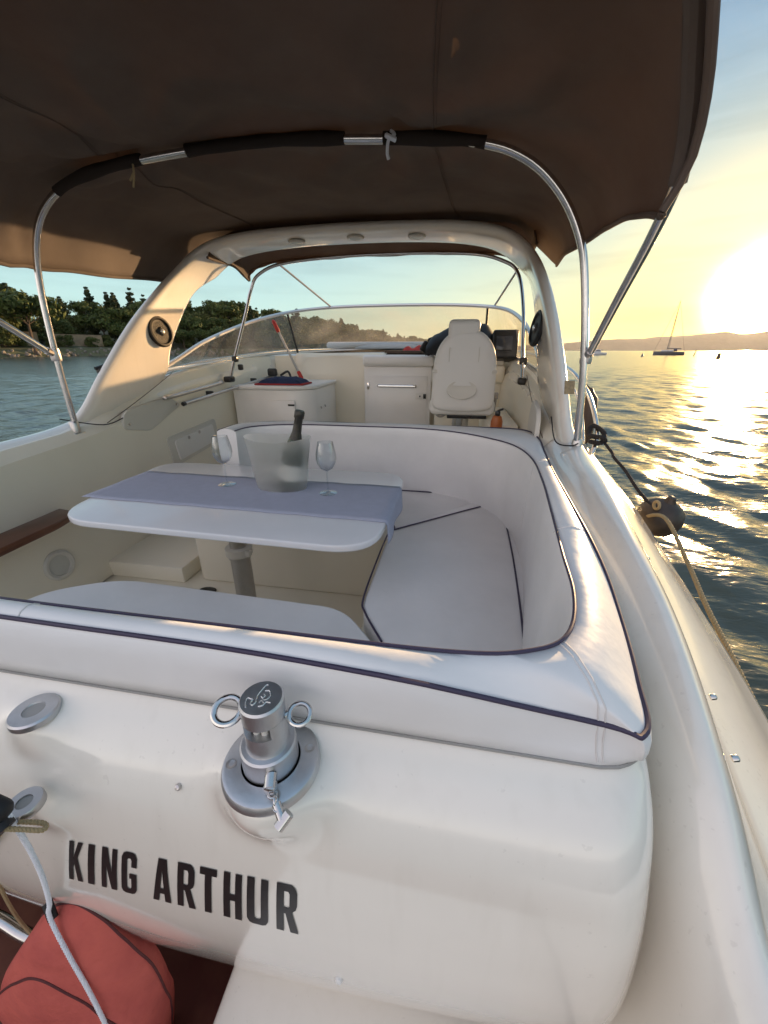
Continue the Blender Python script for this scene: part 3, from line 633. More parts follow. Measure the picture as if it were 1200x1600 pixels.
# sticker and coaming plate
part('rating_plate',M().add(*box((1.305,1.955,1.845),(.045,.004,.06),.001,1,(R(-20),0,R(6)))),STICK,AR)
# windscreen -----------------------------------------------------------------------------------------------
TOP=[(-1.305,2.62,1.875),(-1.30,2.85,1.95),(-1.285,3.15,2.06),(-1.245,3.55,2.175),(-1.15,3.95,2.285),(-.93,4.28,2.375),(-.55,4.46,2.425),(0,4.52,2.44),(.58,4.46,2.43),(1.0,4.28,2.395),(1.20,3.98,2.335),(1.285,3.55,2.22),(1.305,3.15,2.09),(1.31,2.85,1.98),(1.31,2.62,1.875)]
BOT=[(-1.315,2.60,1.865),(-1.335,2.9,1.875),(-1.335,3.3,1.90),(-1.325,3.8,1.935),(-1.24,4.35,1.965),(-1.03,4.75,1.98),(-.6,5.0,2.005),(0,5.08,2.03),(.6,5.0,2.005),(1.03,4.75,1.98),(1.24,4.35,1.965),(1.325,3.8,1.935),(1.335,3.3,1.90),(1.335,2.9,1.875),(1.315,2.60,1.865)]
T=catmull(TOP,6); B=catmull(BOT,6)
WS=part('windscreen',M().add(*grid([[b.lerp(t,k/6)+Vector((0,0,0)) for b,t in zip(B,T)] for k in range(7)])),SCRG,BOAT,ang=80)
part('windscreen_frame',M().add(*tube(T,.016,10)),SILV,WS)
part('windscreen_foot',M().add(*tube(B,.013,8)),SILV,WS)
for i in (29,len(T)-30): part('mullion',M().add(*tube([B[i],B[i].lerp(T[i],.5)+Vector((0,.0,0)),T[i]],.012,8)),BLACKG,WS)
# handrails
def rail(name,pts,r,mm,par=None,n=6,**k): return part(name,M().add(*tube(catmull(pts,n),r,12)),mm,par or BOAT,**k)
rail('grab_rail',[(-1.19,2.46,1.70),(-1.165,2.50,1.702),(-1.165,3.10,1.745),(-1.19,3.16,1.75)],.014,ALU)
# bow rail
for s in (1,-1):
    o=rail('bow_rail',[(s*1.62,2.44,1.42),(s*1.655,2.50,1.52),(s*1.66,2.68,1.66),(s*1.655,2.95,1.78),(s*1.64,3.4,1.88),(s*1.60,4.2,1.94),(s*1.44,5.3,2.0),(s*1.1,6.8,2.03),(s*.6,8.0,2.05),(s*.1,8.75,2.06)],.014,STEEL)
    rail('rail_stanchion',[(s*1.62,2.62,1.46),(s*1.64,2.82,1.60),(s*1.645,3.05,1.72),(s*1.63,3.4,1.79),(s*1.60,4.2,1.86)],.012,STEEL,o)
    for x,y,z0,z1 in ((1.54,4.2,1.62,1.94),(1.36,5.3,1.72,2.0),(1.02,6.8,1.77,2.03)):
        rail('rail_stanchion',[(s*x,y,z0),(s*(x+.04),y,(z0+z1)/2),(s*(x+.07),y,z1)],.011,STEEL,o)
# stern ladder rail bottom left
rail('ladder_rail',[(-.60,.34,.62),(-.40,.34,.61),(-.32,.34,.59),(-.26,.335,.565),(-.20,.33,.56),(-.10,.32,.57),(.0,.31,.56)],.016,STEEL)
# ================================================================ SOFA
SO=thing('cockpit_sofa','white vinyl U-shaped sofa with navy piping around the cockpit table','sofa',(.3,1.3,.75))
IN=[(-.36,1.90),(-.34,2.02),(-.22,2.11),(-.04,2.15),(.3,2.15),(.59,2.145),(.80,2.08),(.97,1.95),(1.075,1.80),(1.112,1.58),(1.098,1.30),(1.068,1.02),(1.040,.78),(1.022,.62),(.985,.51),(.92,.462),(.80,.440),(.5,.436),(.2,.434),(-.1,.434),(-.6,.434)]
OU=[(-.46,1.90),(-.44,2.10),(-.28,2.21),(-.04,2.245),(.3,2.245),(.62,2.245),(.95,2.235),(1.17,2.20),(1.212,2.0),(1.185,1.70),(1.156,1.40),(1.134,1.06),(1.112,.76),(1.088,.59),(1.058,.44),(1.032,.356),(.965,.364),(.55,.388),(.2,.392),(-.1,.394),(-.6,.394)]
ci=catmull([(a,b,1.60) for a,b in IN],8); cu_=catmull([(a,b,1.60) for a,b in OU],8)
# soften the spline of the aft corner heights
rows=[]; PI_=[];PO_=[];GK=[]
for i,(a,b) in enumerate(zip(ci,cu_)):
    d=(b-a); L_=d.length; d.normalize(); zt=1.60-.0*i
    wob=.004*noise.noise(Vector((a.x*4,a.y*4,2)))
    near=b.y<.75   # aft part, outer side is an apron down to the transom
    lowz=1.480 if b.y<.6 else 1.40
    if b.y>2.0: lowz=.78
    ab=a-d*.012; 
    aft=max(0,min(1,(.60-b.y)/.15))
    out=Vector((0,0,0))
    end=b+d*.0
    yT=lambda x: .3875+(.085*(1-math.sqrt(max(0,1-(1-(1.096-x)/.085)**2))) if 1.096-x<.085 else 0)
    if b.y<.445:
        xe_=min(1.094,b.x+.043*max(0,min(1,(b.x-.93)/.11))); end=Vector((xe_,yT(xe_)-.002,0))
    elif b.y<.6: end=Vector((1.096+.02*(b.y-.445)/.15,max(yT(1.094),b.y+.03),0))
    elif 0:
        t_=min(1,max(0,(b.y-.356)/.2)); end=Vector((1.005+.065*min(1,(b.x-.965)/.067)+.025*t_,.375+.15*t_,0))
    ss=lambda t:(lambda u:u*u*(3-2*u))(max(0,min(1,t)))
    wz=.055*ss((b.x-.72)/.30)*ss((.95-b.y)/.42); bz=1.60-wz; kf=(2-bz)/.4
    b=Vector((.79+(b.x-.79)*(1+(kf-1)*.8),b.y*(1+(kf-1)*.8),bz)); d=Vector((b.x-a.x,b.y-a.y,0)); L_=d.length; d.normalize()
    k_=max(0,min(1,(a.y-1.75)/.3)); q_=.030-.075*k_
    if a.y<.75: q_=.02
    rows.append([(a.x-d.x*q_,a.y-d.y*q_,1.19),(a.x-d.x*q_*.85,a.y-d.y*q_*.85,1.30),(a.x-d.x*(q_*.5+.004),a.y-d.y*(q_*.5+.004),1.45),(a.x-d.x*(q_*.2+.006),a.y-d.y*(q_*.2+.006),1.55),(a.x-d.x*.005,a.y-d.y*.005,1.590),(a.x,a.y,1.600),
      (a.x+d.x*L_*.25,a.y+d.y*L_*.25,1.609+wob-wz*.12),(a.x+d.x*L_*.5,a.y+d.y*L_*.5,1.612+wob-wz*.36),(a.x+d.x*L_*.78,a.y+d.y*L_*.78,1.609+wob-wz*.72),(b.x,b.y,bz),
      (b.x+d.x*.006,b.y+d.y*.006,bz-.008),(b.x+d.x*.009,b.y+d.y*.009,bz-.3*(bz-lowz)),(b.x*.6+end.x*.4+d.x*.009,b.y*.6+end.y*.4+d.y*.009,bz-.65*(bz-lowz)),(end.x,end.y,lowz+.01),(end.x-d.x*.02,end.y-d.y*.02,lowz)])
    if b.y<.6: GK.append(Vector((end.x,end.y-.0015,1.4885)))
    PI_.append(Vector((a.x,a.y,1.602))); PO_.append(Vector((b.x,b.y,bz+.002)))
    if i==0: first=rows[0]
v,f=grid(rows); f.append(tuple(range(15))[::-1])
BR=part('backrest',(v,f),VIN,SO,ang=70)
part('inner_piping',M().add(*tube(PI_,.0032,8)),PIPE,BR)
part('seam_gasket',M().add(*tube(GK,.0022,6)),GREYP,BR)
part('outer_piping',M().add(*tube(PO_,.0038,8)),PIPE,BR)
from mathutils.bvhtree import BVHTree
def snapper(o):
    me=o.data; return BVHTree.FromPolygons([v.co+ROOT[o] for v in me.vertices],[tuple(p.vertices) for p in me.polygons])
def stitched(o,tree,a,b,n=40,r=.0013,dr=(0,0,-1),st=(0,0,.05),mm=None,name='seam_stitching',lift=.0002):
    out=[]
    for k in range(n+1):
        p=Vector(a).lerp(Vector(b),k/n); h=tree.ray_cast(p+Vector(st),Vector(dr),.4)
        if h[0] is not None: out.append(h[0]+h[1]*lift*(1 if h[1].dot(Vector(dr))<0 else -1))
    if len(out)>3: part(name,tube(out,r,5),mm or THREAD,o)
bt=snapper(BR)
stitched(BR,bt,(.972,.500,1.63),(1.020,.385,1.63)); stitched(BR,bt,(.965,.494,1.63),(1.012,.385,1.63))
for (a,b) in (((1.05,.90,1.63),(1.118,.90,1.63)),((.66,2.15,1.63),(.66,2.245,1.63)),((.12,.434,1.63),(.12,.392,1.63)),((1.10,1.52,1.63),(1.18,1.52,1.63))): stitched(BR,bt,a,b,20)
# seat cushions
def cushion(poly,r,z0,z1,name='seat_cushion',pipe=True,segs=None):
    P=rpoly(poly,r,6); o=part(name,M().add(*prism(P,z0,z1,.011,4)),VIN,SO,ang=60)
    bm=bmesh.new(); bm.from_mesh(o.data); bm.free()
    return o
side=cushion([(.535,1.60),(.535,1.02),(.64,.85),(.90,.47),(1.03,.50),(1.05,.70),(1.08,1.0),(1.11,1.5),(1.115,2.11)],[.02,.04,.04,.03,.03,.03,.05,.1,.04],1.12,1.222)
fwd=cushion([(-.60,1.69),(.52,1.69),(.545,1.62),(1.112,2.105),(1.02,2.19),(.80,2.22),(-.36,2.215),(-.60,2.10)],[.08,.02,.02,.02,.04,.05,.05,.08],1.12,1.220)
near=cushion([(-.62,.46),(.89,.46),(.622,.842),(.48,1.0),(-.38,1.03),(-.60,.90)],[.04,.035,.05,.08,.10,.10],1.12,1.224)
def seatpipe(pts,par,n=6): part('piping',M().add(*tube(catmull([(a,b,1.2235) for a,b in pts],n),.0036,8)),PIPE,par)
seatpipe([(.63,.865),(.555,.985),(.532,1.06),(.528,1.3),(.532,1.56),(.548,1.612)],side)
seatpipe([(.548,1.612),(.72,1.765),(.90,1.925),(1.03,2.035),(1.078,2.072)],side)
seatpipe([(1.078,2.074),(1.080,1.95),(1.072,1.5),(1.042,1.0),(1.008,.70),(.985,.52)],side)
seatpipe([(1.078,2.074),(1.02,2.125),(.90,2.155),(.7,2.168),(.2,2.172),(-.34,2.172)],fwd)
seatpipe([(.52,1.688),(.545,1.66),(.556,1.622)],fwd)
seatpipe([(.888,.475),(.76,.66),(.628,.85)],near)
# ================================================================ TABLE
TB=thing('cockpit_table','white pedestal table with rounded corners in front of the sofa','table',(-.02,1.42,.75))
tp=rpoly([(-.60,1.02),(.585,.985),(.59,1.765),(-.70,1.765)],[.17,.16,.15,.15],8)
part('tabletop',M().add(*prism(tp,1.430,1.455,.006,3)),TBL,TB)
part('pedestal',M().add(*lathe([(.045,0),(.045,.35),(.052,.36),(.053,.40),(.048,.41)],c=(-.15,1.44,.751),seg=32)).add(*lathe([(.038,.40),(.040,.68)],c=(-.15,1.44,.751),seg=32)),ALU,TB)
part('base_collar',M().add(*lathe([(.09,0),(.09,.012),(.05,.02)],c=(-.15,1.44,.751),seg=32)),ALU,TB)
part('height_clamp',M().add(*lathe([(.054,.37),(.060,.375),(.060,.41),(.052,.415)],c=(-.15,1.44,.751),seg=32)).add(*box((-.10,1.42,1.142),(.04,.03,.03),.006)),CREAMP,TB)
# runner
rows=[]
for i in range(41):
    x=-.66+1.245*i/40
    r=[]
    for j in range(13):
        t=j/12; ya=1.215-.035*i/40; yb=1.575-.015*i/40; y=ya+(yb-ya)*t; r.append((x,y+.002*sin(i*.9),1.4575+.0006*sin(i*1.3+j)))
    rows.append(r)
for i in range(1,9):
    r=[]
    for j in range(13):
        t=j/12; ya=1.18; yb=1.56; y=ya+(yb-ya)*t; dz=i/8; r.append((.592+.006*dz+.006*sin(j*.8)*dz,y-.01*dz,1.4555-.075*dz))
    rows.append(r)
part('table_runner',M().add(*grid(rows)),RUN,None,solid=.0015,off=1,ang=70,label='plain blue-grey cloth runner lying across the white table',cat='table runner')
# ice bucket
ZT=1.4592
def bprof(a): return [(x*.93,z*.96) for x,z in [(.001,.004),(.105,.004),(.112,.0),(.116,.006),(.120,.03),(.130,.10),(.141,.17),(.150,.222),(.150,.226),(.146,.226),(.136,.17),(.125,.10),(.114,.03),(.108,.014),(.001,.012)]]
IB=thing('ice_bucket','frosted oval ice bucket holding the bottle on the blue-grey runner','ice bucket',(.09,1.46,ZT))
v,f=lathe(bprof(0),c=(.09,1.46,ZT),seg=56,sx=1.0,sy=.62)
v=[Vector((p[0],p[1],p[2]+(.012*((p[0]-.09)/.15)**2-.006 if p[2]>ZT+.19 else 0))) for p in map(Vector,v)]
part('bucket_body',(v,f),FROST,IB,ang=50)
# bottle (lathe profile, origin at its foot)
def bottle():
    p0=Vector((.125,1.45,ZT+.016)); ax=Vector((.235,.02,.97)).normalized()
    B_=thing('champagne_bottle','dark green foil-necked sparkling wine bottle leaning in the frosted bucket','bottle',p0)
    part('bottle_body',M().add(*lathe([(0,.012),(.03,.006),(.038,0),(.043,.005),(.044,.02),(.044,.13),(.041,.155),(.033,.18),(.024,.205),(.0175,.23)],c=p0,axis=ax,seg=32)),BGREEN,B_)
    part('foil_neck',M().add(*lathe([(.0255,.202),(.0185,.23),(.0165,.262),(.0165,.285),(.0195,.29),(.020,.312),(.017,.318),(0,.32)],c=p0,axis=ax,seg=28)),FOIL,B_)
    part('bottle_label',M().add(*lathe([(.0447,.035),(.0447,.10)],c=p0,axis=ax,seg=32)),LABEL,B_)
bottle()
def wineglass(p,label):
    g=thing('wine_glass',label,'wine glass',p,'wine glasses on the table runner')
    part('foot',M().add(*lathe([(0,.0),(.036,.0),(.037,.0012),(.030,.0025),(.010,.005),(.0045,.010),(.0036,.02)],c=p,seg=40)),WGL,g)
    part('stem',M().add(*lathe([(.0036,.0195),(.0032,.05),(.0034,.085),(.006,.095)],c=p,seg=16)),WGL,g)
    part('bowl',M().add(*lathe([(.0,.094),(.010,.096),(.024,.105),(.036,.125),(.041,.145),(.040,.165),(.034,.195),(.0305,.212),(.0297,.212),(.0332,.195),(.0391,.165),(.0400,.145),(.035,.126),(.023,.107),(.010,.0985),(.0,.0975)],c=p,seg=44)),WGL,g)
wineglass(Vector((-.163,1.455,ZT)),'stemmed wine glass to the left of the ice bucket')
wineglass(Vector((.305,1.425,ZT)),'stemmed wine glass to the right of the ice bucket, nearer the table end')
# ================================================================ HELM CHAIR
HCX,HCY=.845,2.85
CH_=thing('helm_chair','cream padded helm seat with headrest seen from behind at the dashboard','helm seat',(HCX,HCY+.2,.75))
def pad(cx,y,z0,z1,w0,w1,th,rnd=.5,bul=.03):
    rows=[]; n=14; mm=20
    for i in range(n+1):
        t=i/n; z=z0+(z1-z0)*t
        w=(w0+(w1-w0)*t)/2; e=1.0
        if t>.55: e=math.sqrt(max(0.02,1-((t-.55)/.45)**2.3*.86))
        if t<.12: e=math.sqrt(max(0.02,1-((.12-t)/.12)**2*.35))
        lean=.06*t; r=[]
        for k in range(mm*2):
            a=2*PI*k/(mm*2); ca,sa=cos(a),sin(a)
            r.append((cx+w*e*math.copysign(abs(ca)**.55,ca), y-lean+ (th/2*math.copysign(abs(sa)**.7,sa))*(.75+.25*sin(PI*t)), z))
        rows.append(r)
    v,f=grid(rows,closeu=True); f.append(tuple(range(2*mm))); f.append(tuple(range(n*2*mm,(n+1)*2*mm))); return v,f
part('chair_back',pad(HCX,HCY,1.60,2.125,.44,.40,.13),VIN if 0 else WHITEP,CH_,ang=60,sub=1)
part('headrest',M().add(*box((HCX-.02,HCY-.055,2.085),(.20,.10,.20),.03,4,(R(6),0,0))),WHITEP,CH_)
ct=snapper(bpy.context.scene.objects['chair_back']) if 0 else None
for x0,x1,z0,z1 in ((-.105,-.105,1.93,2.02),(.085,.085,1.93,2.02)): part('back_seam',tube([(HCX+x0,HCY-.10,z0),(HCX+x1,HCY-.112,z1)],.002,6),CREAMP,CH_)
part('back_recess',M().add(*lathe([(.0,.0),(.075,.0),(.09,.006),(.098,.006),(.10,-.01)],c=(HCX-.01,HCY-.086,1.755),axis=(0,-1,.1),seg=32,sx=1.0,sy=.62)),CREAMP,CH_)
part('back_strap',M().add(*box((HCX,HCY-.073,1.87),(.425,.012,.02),.004)),CREAMP,CH_)
part('seat_pan',M().add(*box((HCX,HCY+.22,1.63),(.46,.46,.12),.045,4)),WHITEP,CH_)
part('swivel_bracket',M().add(*box((HCX,HCY+.14,1.555),(.20,.16,.03),.005)).add(*box((HCX-.13,HCY+.05,1.575),(.07,.03,.02),.004)).add(*box((HCX+.13,HCY+.05,1.560),(.10,.03,.03),.004)),BLACKG,CH_)
part('chair_pedestal',M().add(*lathe([(.13,0),(.13,.012),(.07,.03),(.055,.04),(.055,.58),(.06,.60),(.06,.79),(.08,.80)],c=(HCX,HCY+.14,.751),seg=28)),STEEL,CH_)
# shower hose by the door
o=thing('shower_hose','grey hand shower with looped hose beside the helm seat','shower hose',(.60,3.85,1.5))
part('hose',M().add(*tube(catmull([(.60,3.86,1.78),(.595,3.85,1.62),(.60,3.84,1.50),(.64,3.83,1.42),(.70,3.84,1.42),(.74,3.86,1.50)],8),.010,8)),GREYP,o)
part('hand_shower',M().add(*box((.59,3.86,1.78),(.05,.05,.12),.015,3)).add(*tube([(.60,3.85,1.72),(.60,3.85,1.64)],.016,10)),CREAMP,o)
o=thing('fire_extinguisher','small orange-brown extinguisher mounted low by the helm locker','extinguisher',(1.07,2.62,1.45))
part('cylinder',M().add(*lathe([(.0,0),(.034,0),(.037,.01),(.037,.12),(.028,.15),(.014,.16)],c=(1.07,2.60,1.46),seg=24)),ORANGE,o)
part('valve',M().add(*box((1.07,2.60,1.63),(.03,.05,.03),.006)).add(*tube([(1.07,2.60,1.645),(1.10,2.58,1.66)],.007,8)),BLACKG,o)
# things on the cabinet and dash
m=M()
rows=[]
for i in range(25):
    r=[]
    for j in range(13):
        x=-.98+.40*i/24; y=3.42+.26*j/12; e=min(i,24-i,j*2,(12-j)*2)/6; e=min(1,e)
        r.append((x,y,1.712+.050*math.sqrt(max(0,e))+.012*noise.noise(Vector((x*22,y*22,0)))*e))
    rows.append(r)
o=thing('folded_cloth','folded navy blue cloth with red edges lying on the galley cabinet','cloth',(-.78,3.55,1.711))
part('blue_layer',M().add(*grid([[(p[0],p[1],p[2]+.012) for p in r] for r in rows])),BLUEC,o,ang=80)
part('red_layer',M().add(*box((-.78,3.54,1.719),(.46,.27,.014),.005,2,(0,0,.05))),REDCL,o)
rows=[]
for i in range(21):
    r=[]
    for j in range(9):
        x=.22+.30*i/20; y=4.36+.14*j/8; e=min(1,min(i,20-i,j*2.2,(8-j)*2.2)/4); r.append((x,y,2.001+.05*math.sqrt(max(0,e))*(.7+.3*sin(i*.7))+.008*noise.noise(Vector((x*30,y*30,3)))*e))
    rows.append(r)
part('red_pouch',M().add(*grid(rows)),REDP,None,label='bright red crumpled pouch lying on the brown dash board',cat='pouch',ang=80)
# boat hook lying along the port rail
o=thing('boat_hook','silver boat hook pole with black tips lying along the port coaming','boat hook',(-1.13,3.2,1.62))
part('pole',M().add(*tube([(-1.135,2.58,1.645),(-1.135,4.15,1.755)],.013,12)),ALU,o)
part('pole_tip',M().add(*tube([(-1.135,2.56,1.6435),(-1.135,2.585,1.6455)],.015,12)),BLACKG,o)
for y in (2.95,3.7): part('pole_clip',box((-1.165,y,1.645+.07*(y-2.58)+.01),(.06,.025,.035),.006),BLACKG,o)
o=thing('deck_brush','slim pole with red ends leaning against the windscreen frame','deck brush',(-.93,4.1,1.70))
a=Vector((-.80,4.05,1.725)); b=Vector((-1.03,3.98,2.28))
def sp(t): return a.lerp(b,t)
part('shaft',M().add(*tube([sp(.1),sp(.85)],.012,10)),ALU,o)
part('red_grip',M().add(*tube([sp(.80),sp(.83),sp(.97),sp(1.0)],[.016,.02,.018,.008],10)),REDP,o)
part('red_foot',M().add(*tube([sp(0),sp(.02),sp(.12),sp(.14)],[.018,.022,.02,.014],10)),REDP,o)
part('side_bracket',M().add(*box((-1.10,4.0,1.79),(.10,.05,.08),.02,3)).add(*tube(catmull([(-1.02,4.02,1.76),(-.93,4.0,1.80),(-.90,4.0,1.74)],4),.012,8)),BLACKG,BOAT)
# ================================================================ CANOPIES
def hoop_pts(): return [(-1.246,1.80,1.60),(-1.235,1.80,1.95),(-1.20,1.80,2.30),(-1.13,1.80,2.50),(-1.0,1.80,2.62),(-.80,1.80,2.685),(-.47,1.80,2.722),(0,1.80,2.738),(.47,1.80,2.715),(.80,1.80,2.685),(.98,1.80,2.63),(1.11,1.80,2.53),(1.20,1.80,2.40),(1.25,1.80,2.25),(1.30,1.79,1.95),(1.335,1.79,1.60)]
CA=thing('aft_bimini','dark brown canvas bimini stretched over steel hoops above the cockpit','canopy',(0,1.8,1.6))
def half(w,zt,zh,drop=.0):
    # returns list of (x,z) from left hem to right hem
    P=[(-w-.015,zh),(-w,zh+(zt-zh)*.35),(-w*.945,zh+(zt-zh)*.62),(-w*.83,zh+(zt-zh)*.82),(-w*.62,zh+(zt-zh)*.93),(-w*.35,zh+(zt-zh)*.985),(0,zt)]
    P=P+[(-x,z) for x,z in P[:-1][::-1]]; return P

def rs(P,n=30):      # resample a 3D polyline by arc length
    P=[Vector(p) for p in P]; L_=[0]
    for a,b in zip(P,P[1:]): L_.append(L_[-1]+(b-a).length)
    out=[]; k=0
    for i in range(n+1):
        t=L_[-1]*i/n
        while k<len(P)-2 and L_[k+1]<t: k+=1
        out.append(P[k].lerp(P[k+1],(t-L_[k])/max(1e-9,L_[k+1]-L_[k])))
    return out
# right half sections, from the hem up to the centre line
CV=[[(1.268,1.268,2.318),(1.288,1.235,2.385),(1.270,1.18,2.455),(1.215,1.09,2.535),(1.125,.98,2.64),(.96,.86,2.745),(.7,.73,2.82),(.35,.70,2.84),(0,.69,2.845)],
 [(1.283,1.31,2.318),(1.296,1.29,2.39),(1.280,1.255,2.465),(1.235,1.19,2.555),(1.145,1.08,2.67),(.98,.98,2.755),(.7,.92,2.805),(.35,.90,2.825),(0,.90,2.83)],
 [(1.30,1.47,2.352),(1.305,1.47,2.41),(1.285,1.46,2.50),(1.235,1.43,2.595),(1.14,1.40,2.675),(.96,1.36,2.73),(.7,1.34,2.765),(.35,1.33,2.785),(0,1.33,2.79)],
 [(1.315,1.76,2.372),(1.30,1.77,2.43),(1.265,1.78,2.50),(1.20,1.79,2.59),(1.10,1.80,2.66),(.93,1.80,2.70),(.7,1.80,2.73),(.35,1.80,2.755),(0,1.80,2.765)],
 [(1.325,2.08,2.395),(1.315,2.10,2.45),(1.285,2.12,2.53),(1.225,2.14,2.61),(1.12,2.16,2.67),(.95,2.17,2.715),(.7,2.17,2.75),(.35,2.18,2.77),(0,2.18,2.78)],
 [(1.335,2.40,2.42),(1.325,2.44,2.475),(1.295,2.48,2.56),(1.235,2.54,2.64),(1.12,2.58,2.71),(.95,2.6,2.755),(.7,2.62,2.79),(.35,2.63,2.81),(0,2.64,2.815)],
 [(1.355,2.72,2.455),(1.345,2.78,2.52),(1.31,2.86,2.60),(1.24,2.94,2.69),(1.12,2.97,2.75),(.95,3.0,2.79),(.7,3.04,2.825),(.35,3.07,2.842),(0,3.08,2.85)],
 [(1.36,2.94,2.47),(1.355,3.04,2.52),(1.325,3.20,2.60),(1.25,3.30,2.69),(1.12,3.26,2.785),(.95,3.30,2.82),(.7,3.33,2.845),(.35,3.35,2.860),(0,3.36,2.865)]]
HF=[rs(catmull(c_,6),34) for c_ in CV]
cols=[catmull([h[k] for h in HF],14) for k in range(35)]
ss_=lambda t:(lambda u:u*u*(3-2*u))(max(0,min(1,t)))
FOLDS=[(.50,1.79,.95,1.15,.022,.03),(.56,1.79,1.15,1.35,-.02,.035),(-.50,1.79,-1.15,1.25,.02,.03),(-.55,1.82,-1.3,1.6,.022,.03),(-.6,1.84,-1.32,1.85,-.022,.03),
 (-.15,1.84,.10,2.9,.012,.03),(-.40,1.84,-.15,2.8,.014,.035),(.1,1.84,.35,2.9,-.012,.03),(-.62,1.86,-.55,2.7,-.014,.03),(.45,1.86,.6,2.8,.010,.03),(.9,1.84,1.2,2.6,.014,.03),(-1.0,1.86,-1.28,2.5,.016,.03)]
rows=[]
for i in range(len(cols[0])):
    half_=[cols[k][i] for k in range(35)]; line=[Vector((-p.x,p.y,p.z)) for p in half_]+half_[:-1][::-1]
    r=[]
    for j,q in enumerate(line):
        k=max(0,min(1,(abs(q.x)-.9)/.4)); hemk=min(j,68-j)/6; hemk=min(1,hemk); y=q.y
        sag=(-.022*abs(sin(PI*(y-.8)/1.0)) if y<1.8 else -.012*abs(sin(PI*(y-1.8)/1.3)))*(1-k)
        wr=.010*noise.noise(Vector((q.x*1.6,y*1.3,1)))
        for (fx,fy,am) in ((-.47,1.8,.026),(.55,1.8,.018),(-1.1,1.8,.026),(.9,1.8,.012)):
            dx,dy=q.x-fx,y-fy; rr_=math.hypot(dx,dy); th=math.atan2(dy,dx); wr+=am*sin(th*9+fx*5)*math.exp(-((rr_-.35)/.33)**2)*(.6+.5*noise.noise(Vector((th*3,fx,0))))
        for (ax_,ay_,bx_,by_,hh_,ww_) in FOLDS:
            ux,uy=bx_-ax_,by_-ay_; l_=math.hypot(ux,uy); ux/=l_; uy/=l_; tt=((q.x-ax_)*ux+(y-ay_)*uy)/l_; dd=abs((q.x-ax_)*-uy+(y-ay_)*ux)
            if -.1<tt<1.1: wr+=hh_*math.exp(-(dd/(ww_*(.5+tt)))**2)*max(0,1-tt*.8)*min(1,(tt+.1)*5)
        wr*=.25+.75*hemk
        if .0<i<14: wr*=i/14
        if q.x>0: sag+=.05*(1-hemk)**.7*ss_((y-1.30)/.55)*ss_((3.1-y)/.4)
        r.append(Vector((q.x+math.copysign(wr*.3*k,q.x)+.002*sin(y*9)*(1-hemk),y,q.z+sag+wr)))
    rows.append(r)
part('canvas',M().add(*grid(rows)),CANV,CA,solid=.004,off=1,ang=80)
for jj in (19,49):
    part('stitched_seam',M().add(*tube([Vector(r[jj])+Vector((0,0,-.0035)) for r in rows],.0018,6)),CANV,CA)
    part('stitched_seam',M().add(*tube([Vector(r[jj+1]).lerp(Vector(r[jj]),.75)+Vector((0,0,-.0032)) for r in rows],.0010,5)),CANV,CA)
nL=[Vector(r[0]) for r in rows]; nR=[Vector(r[-1]) for r in rows]
part('hem',M().add(*tube(nL,.009,8)).add(*tube(nR,.009,8)).add(*tube([Vector(p) for p in rows[0]],.010,8)),CANV,CA)
H=catmull(hoop_pts(),6)
part('main_hoop',M().add(*tube(H,.0145,12)),STEEL,CA)
# dark canvas sleeve on the hoop, open where the pipe shows
def sleeve(x0,x1):
    q=[p for p in H if x0<=p.x<=x1 and p.z>2.45]; out=[]
    for i,p in enumerate(q): out.append(p+Vector((0,0,.003)))
    n=len(out); rd=[.0205+.005*noise.noise(Vector((p.x*7,0,4))) for p in out]; return tube(out,rd,12)
part('hoop_sleeve',M().add(*sleeve(-.98,-.52)).add(*sleeve(-.35,.33)).add(*sleeve(.46,.86)),CANV2,CA)
# aft bow at 45 degrees
ABh=[(1.31,1.78,1.985),(1.298,1.55,2.15),(1.29,1.36,2.285)]+[(p[0]-.006,p[1]-.01,p[2]-.012) for p in CV[1][1:]]
AB=ABh+[(-x,y,z) for x,y,z in ABh[:-1][::-1]]
AB[-1]=(-1.236,1.78,1.985); AB[-2]=(-1.25,1.55,2.15)
bs=[q for q in catmull(ABh[3:],6)]; bs2=[Vector((-p.x,p.y,p.z)) for p in bs[::-1]]
part('bow_sleeve',M().add(*tube([p+Vector((0,0,-.004)) for p in bs+bs2[1:]],.021,10)),CANV,CA)
part('aft_bow',M().add(*tube(catmull(AB,6),.0145,12)),STEEL,CA)
for s in (-1,1):
    x=1.308 if s>0 else -1.236
    part('hoop_joint',M().add(*lathe([(.022,-.03),(.024,-.02),(.024,.02),(.022,.03)],c=(x,1.80,1.98),seg=16)).add(*tube([(x-.0,1.80,1.98),(x,1.76,2.0)],.018,10)),ALU,CA)
    xb=1.335 if s>0 else -1.246
    part('hoop_socket',M().add(*lathe([(.022,0),(.022,.05),(.017,.06)],c=(xb,1.795,1.585),seg=16)).add(*box((xb,1.795,1.575),(.05,.07,.02),.006)),ALU,CA)
part('lashing',M().add(*tube(catmull([(-.565,1.785,2.70),(-.56,1.775,2.67),(-.565,1.77,2.64),(-.572,1.77,2.62)],4),.004,6)).add(*tube(catmull([(-.56,1.775,2.67),(-.575,1.775,2.655),(-.585,1.775,2.645)],4),.004,6)),ROPEB,CA)
part('lashing',M().add(*tube(catmull([(.50,1.785,2.73),(.515,1.775,2.715),(.495,1.77,2.70),(.49,1.77,2.665),(.495,1.77,2.645)],5),.006,6)).add(*tube(catmull([(.485,1.775,2.715),(.50,1.765,2.705),(.52,1.775,2.70)],5),.008,6)),ROPEW,CA)
CF=thing('forward_bimini','dark canvas bimini with its own hoop between the arch and windscreen','canopy',(0,3.6,1.75))
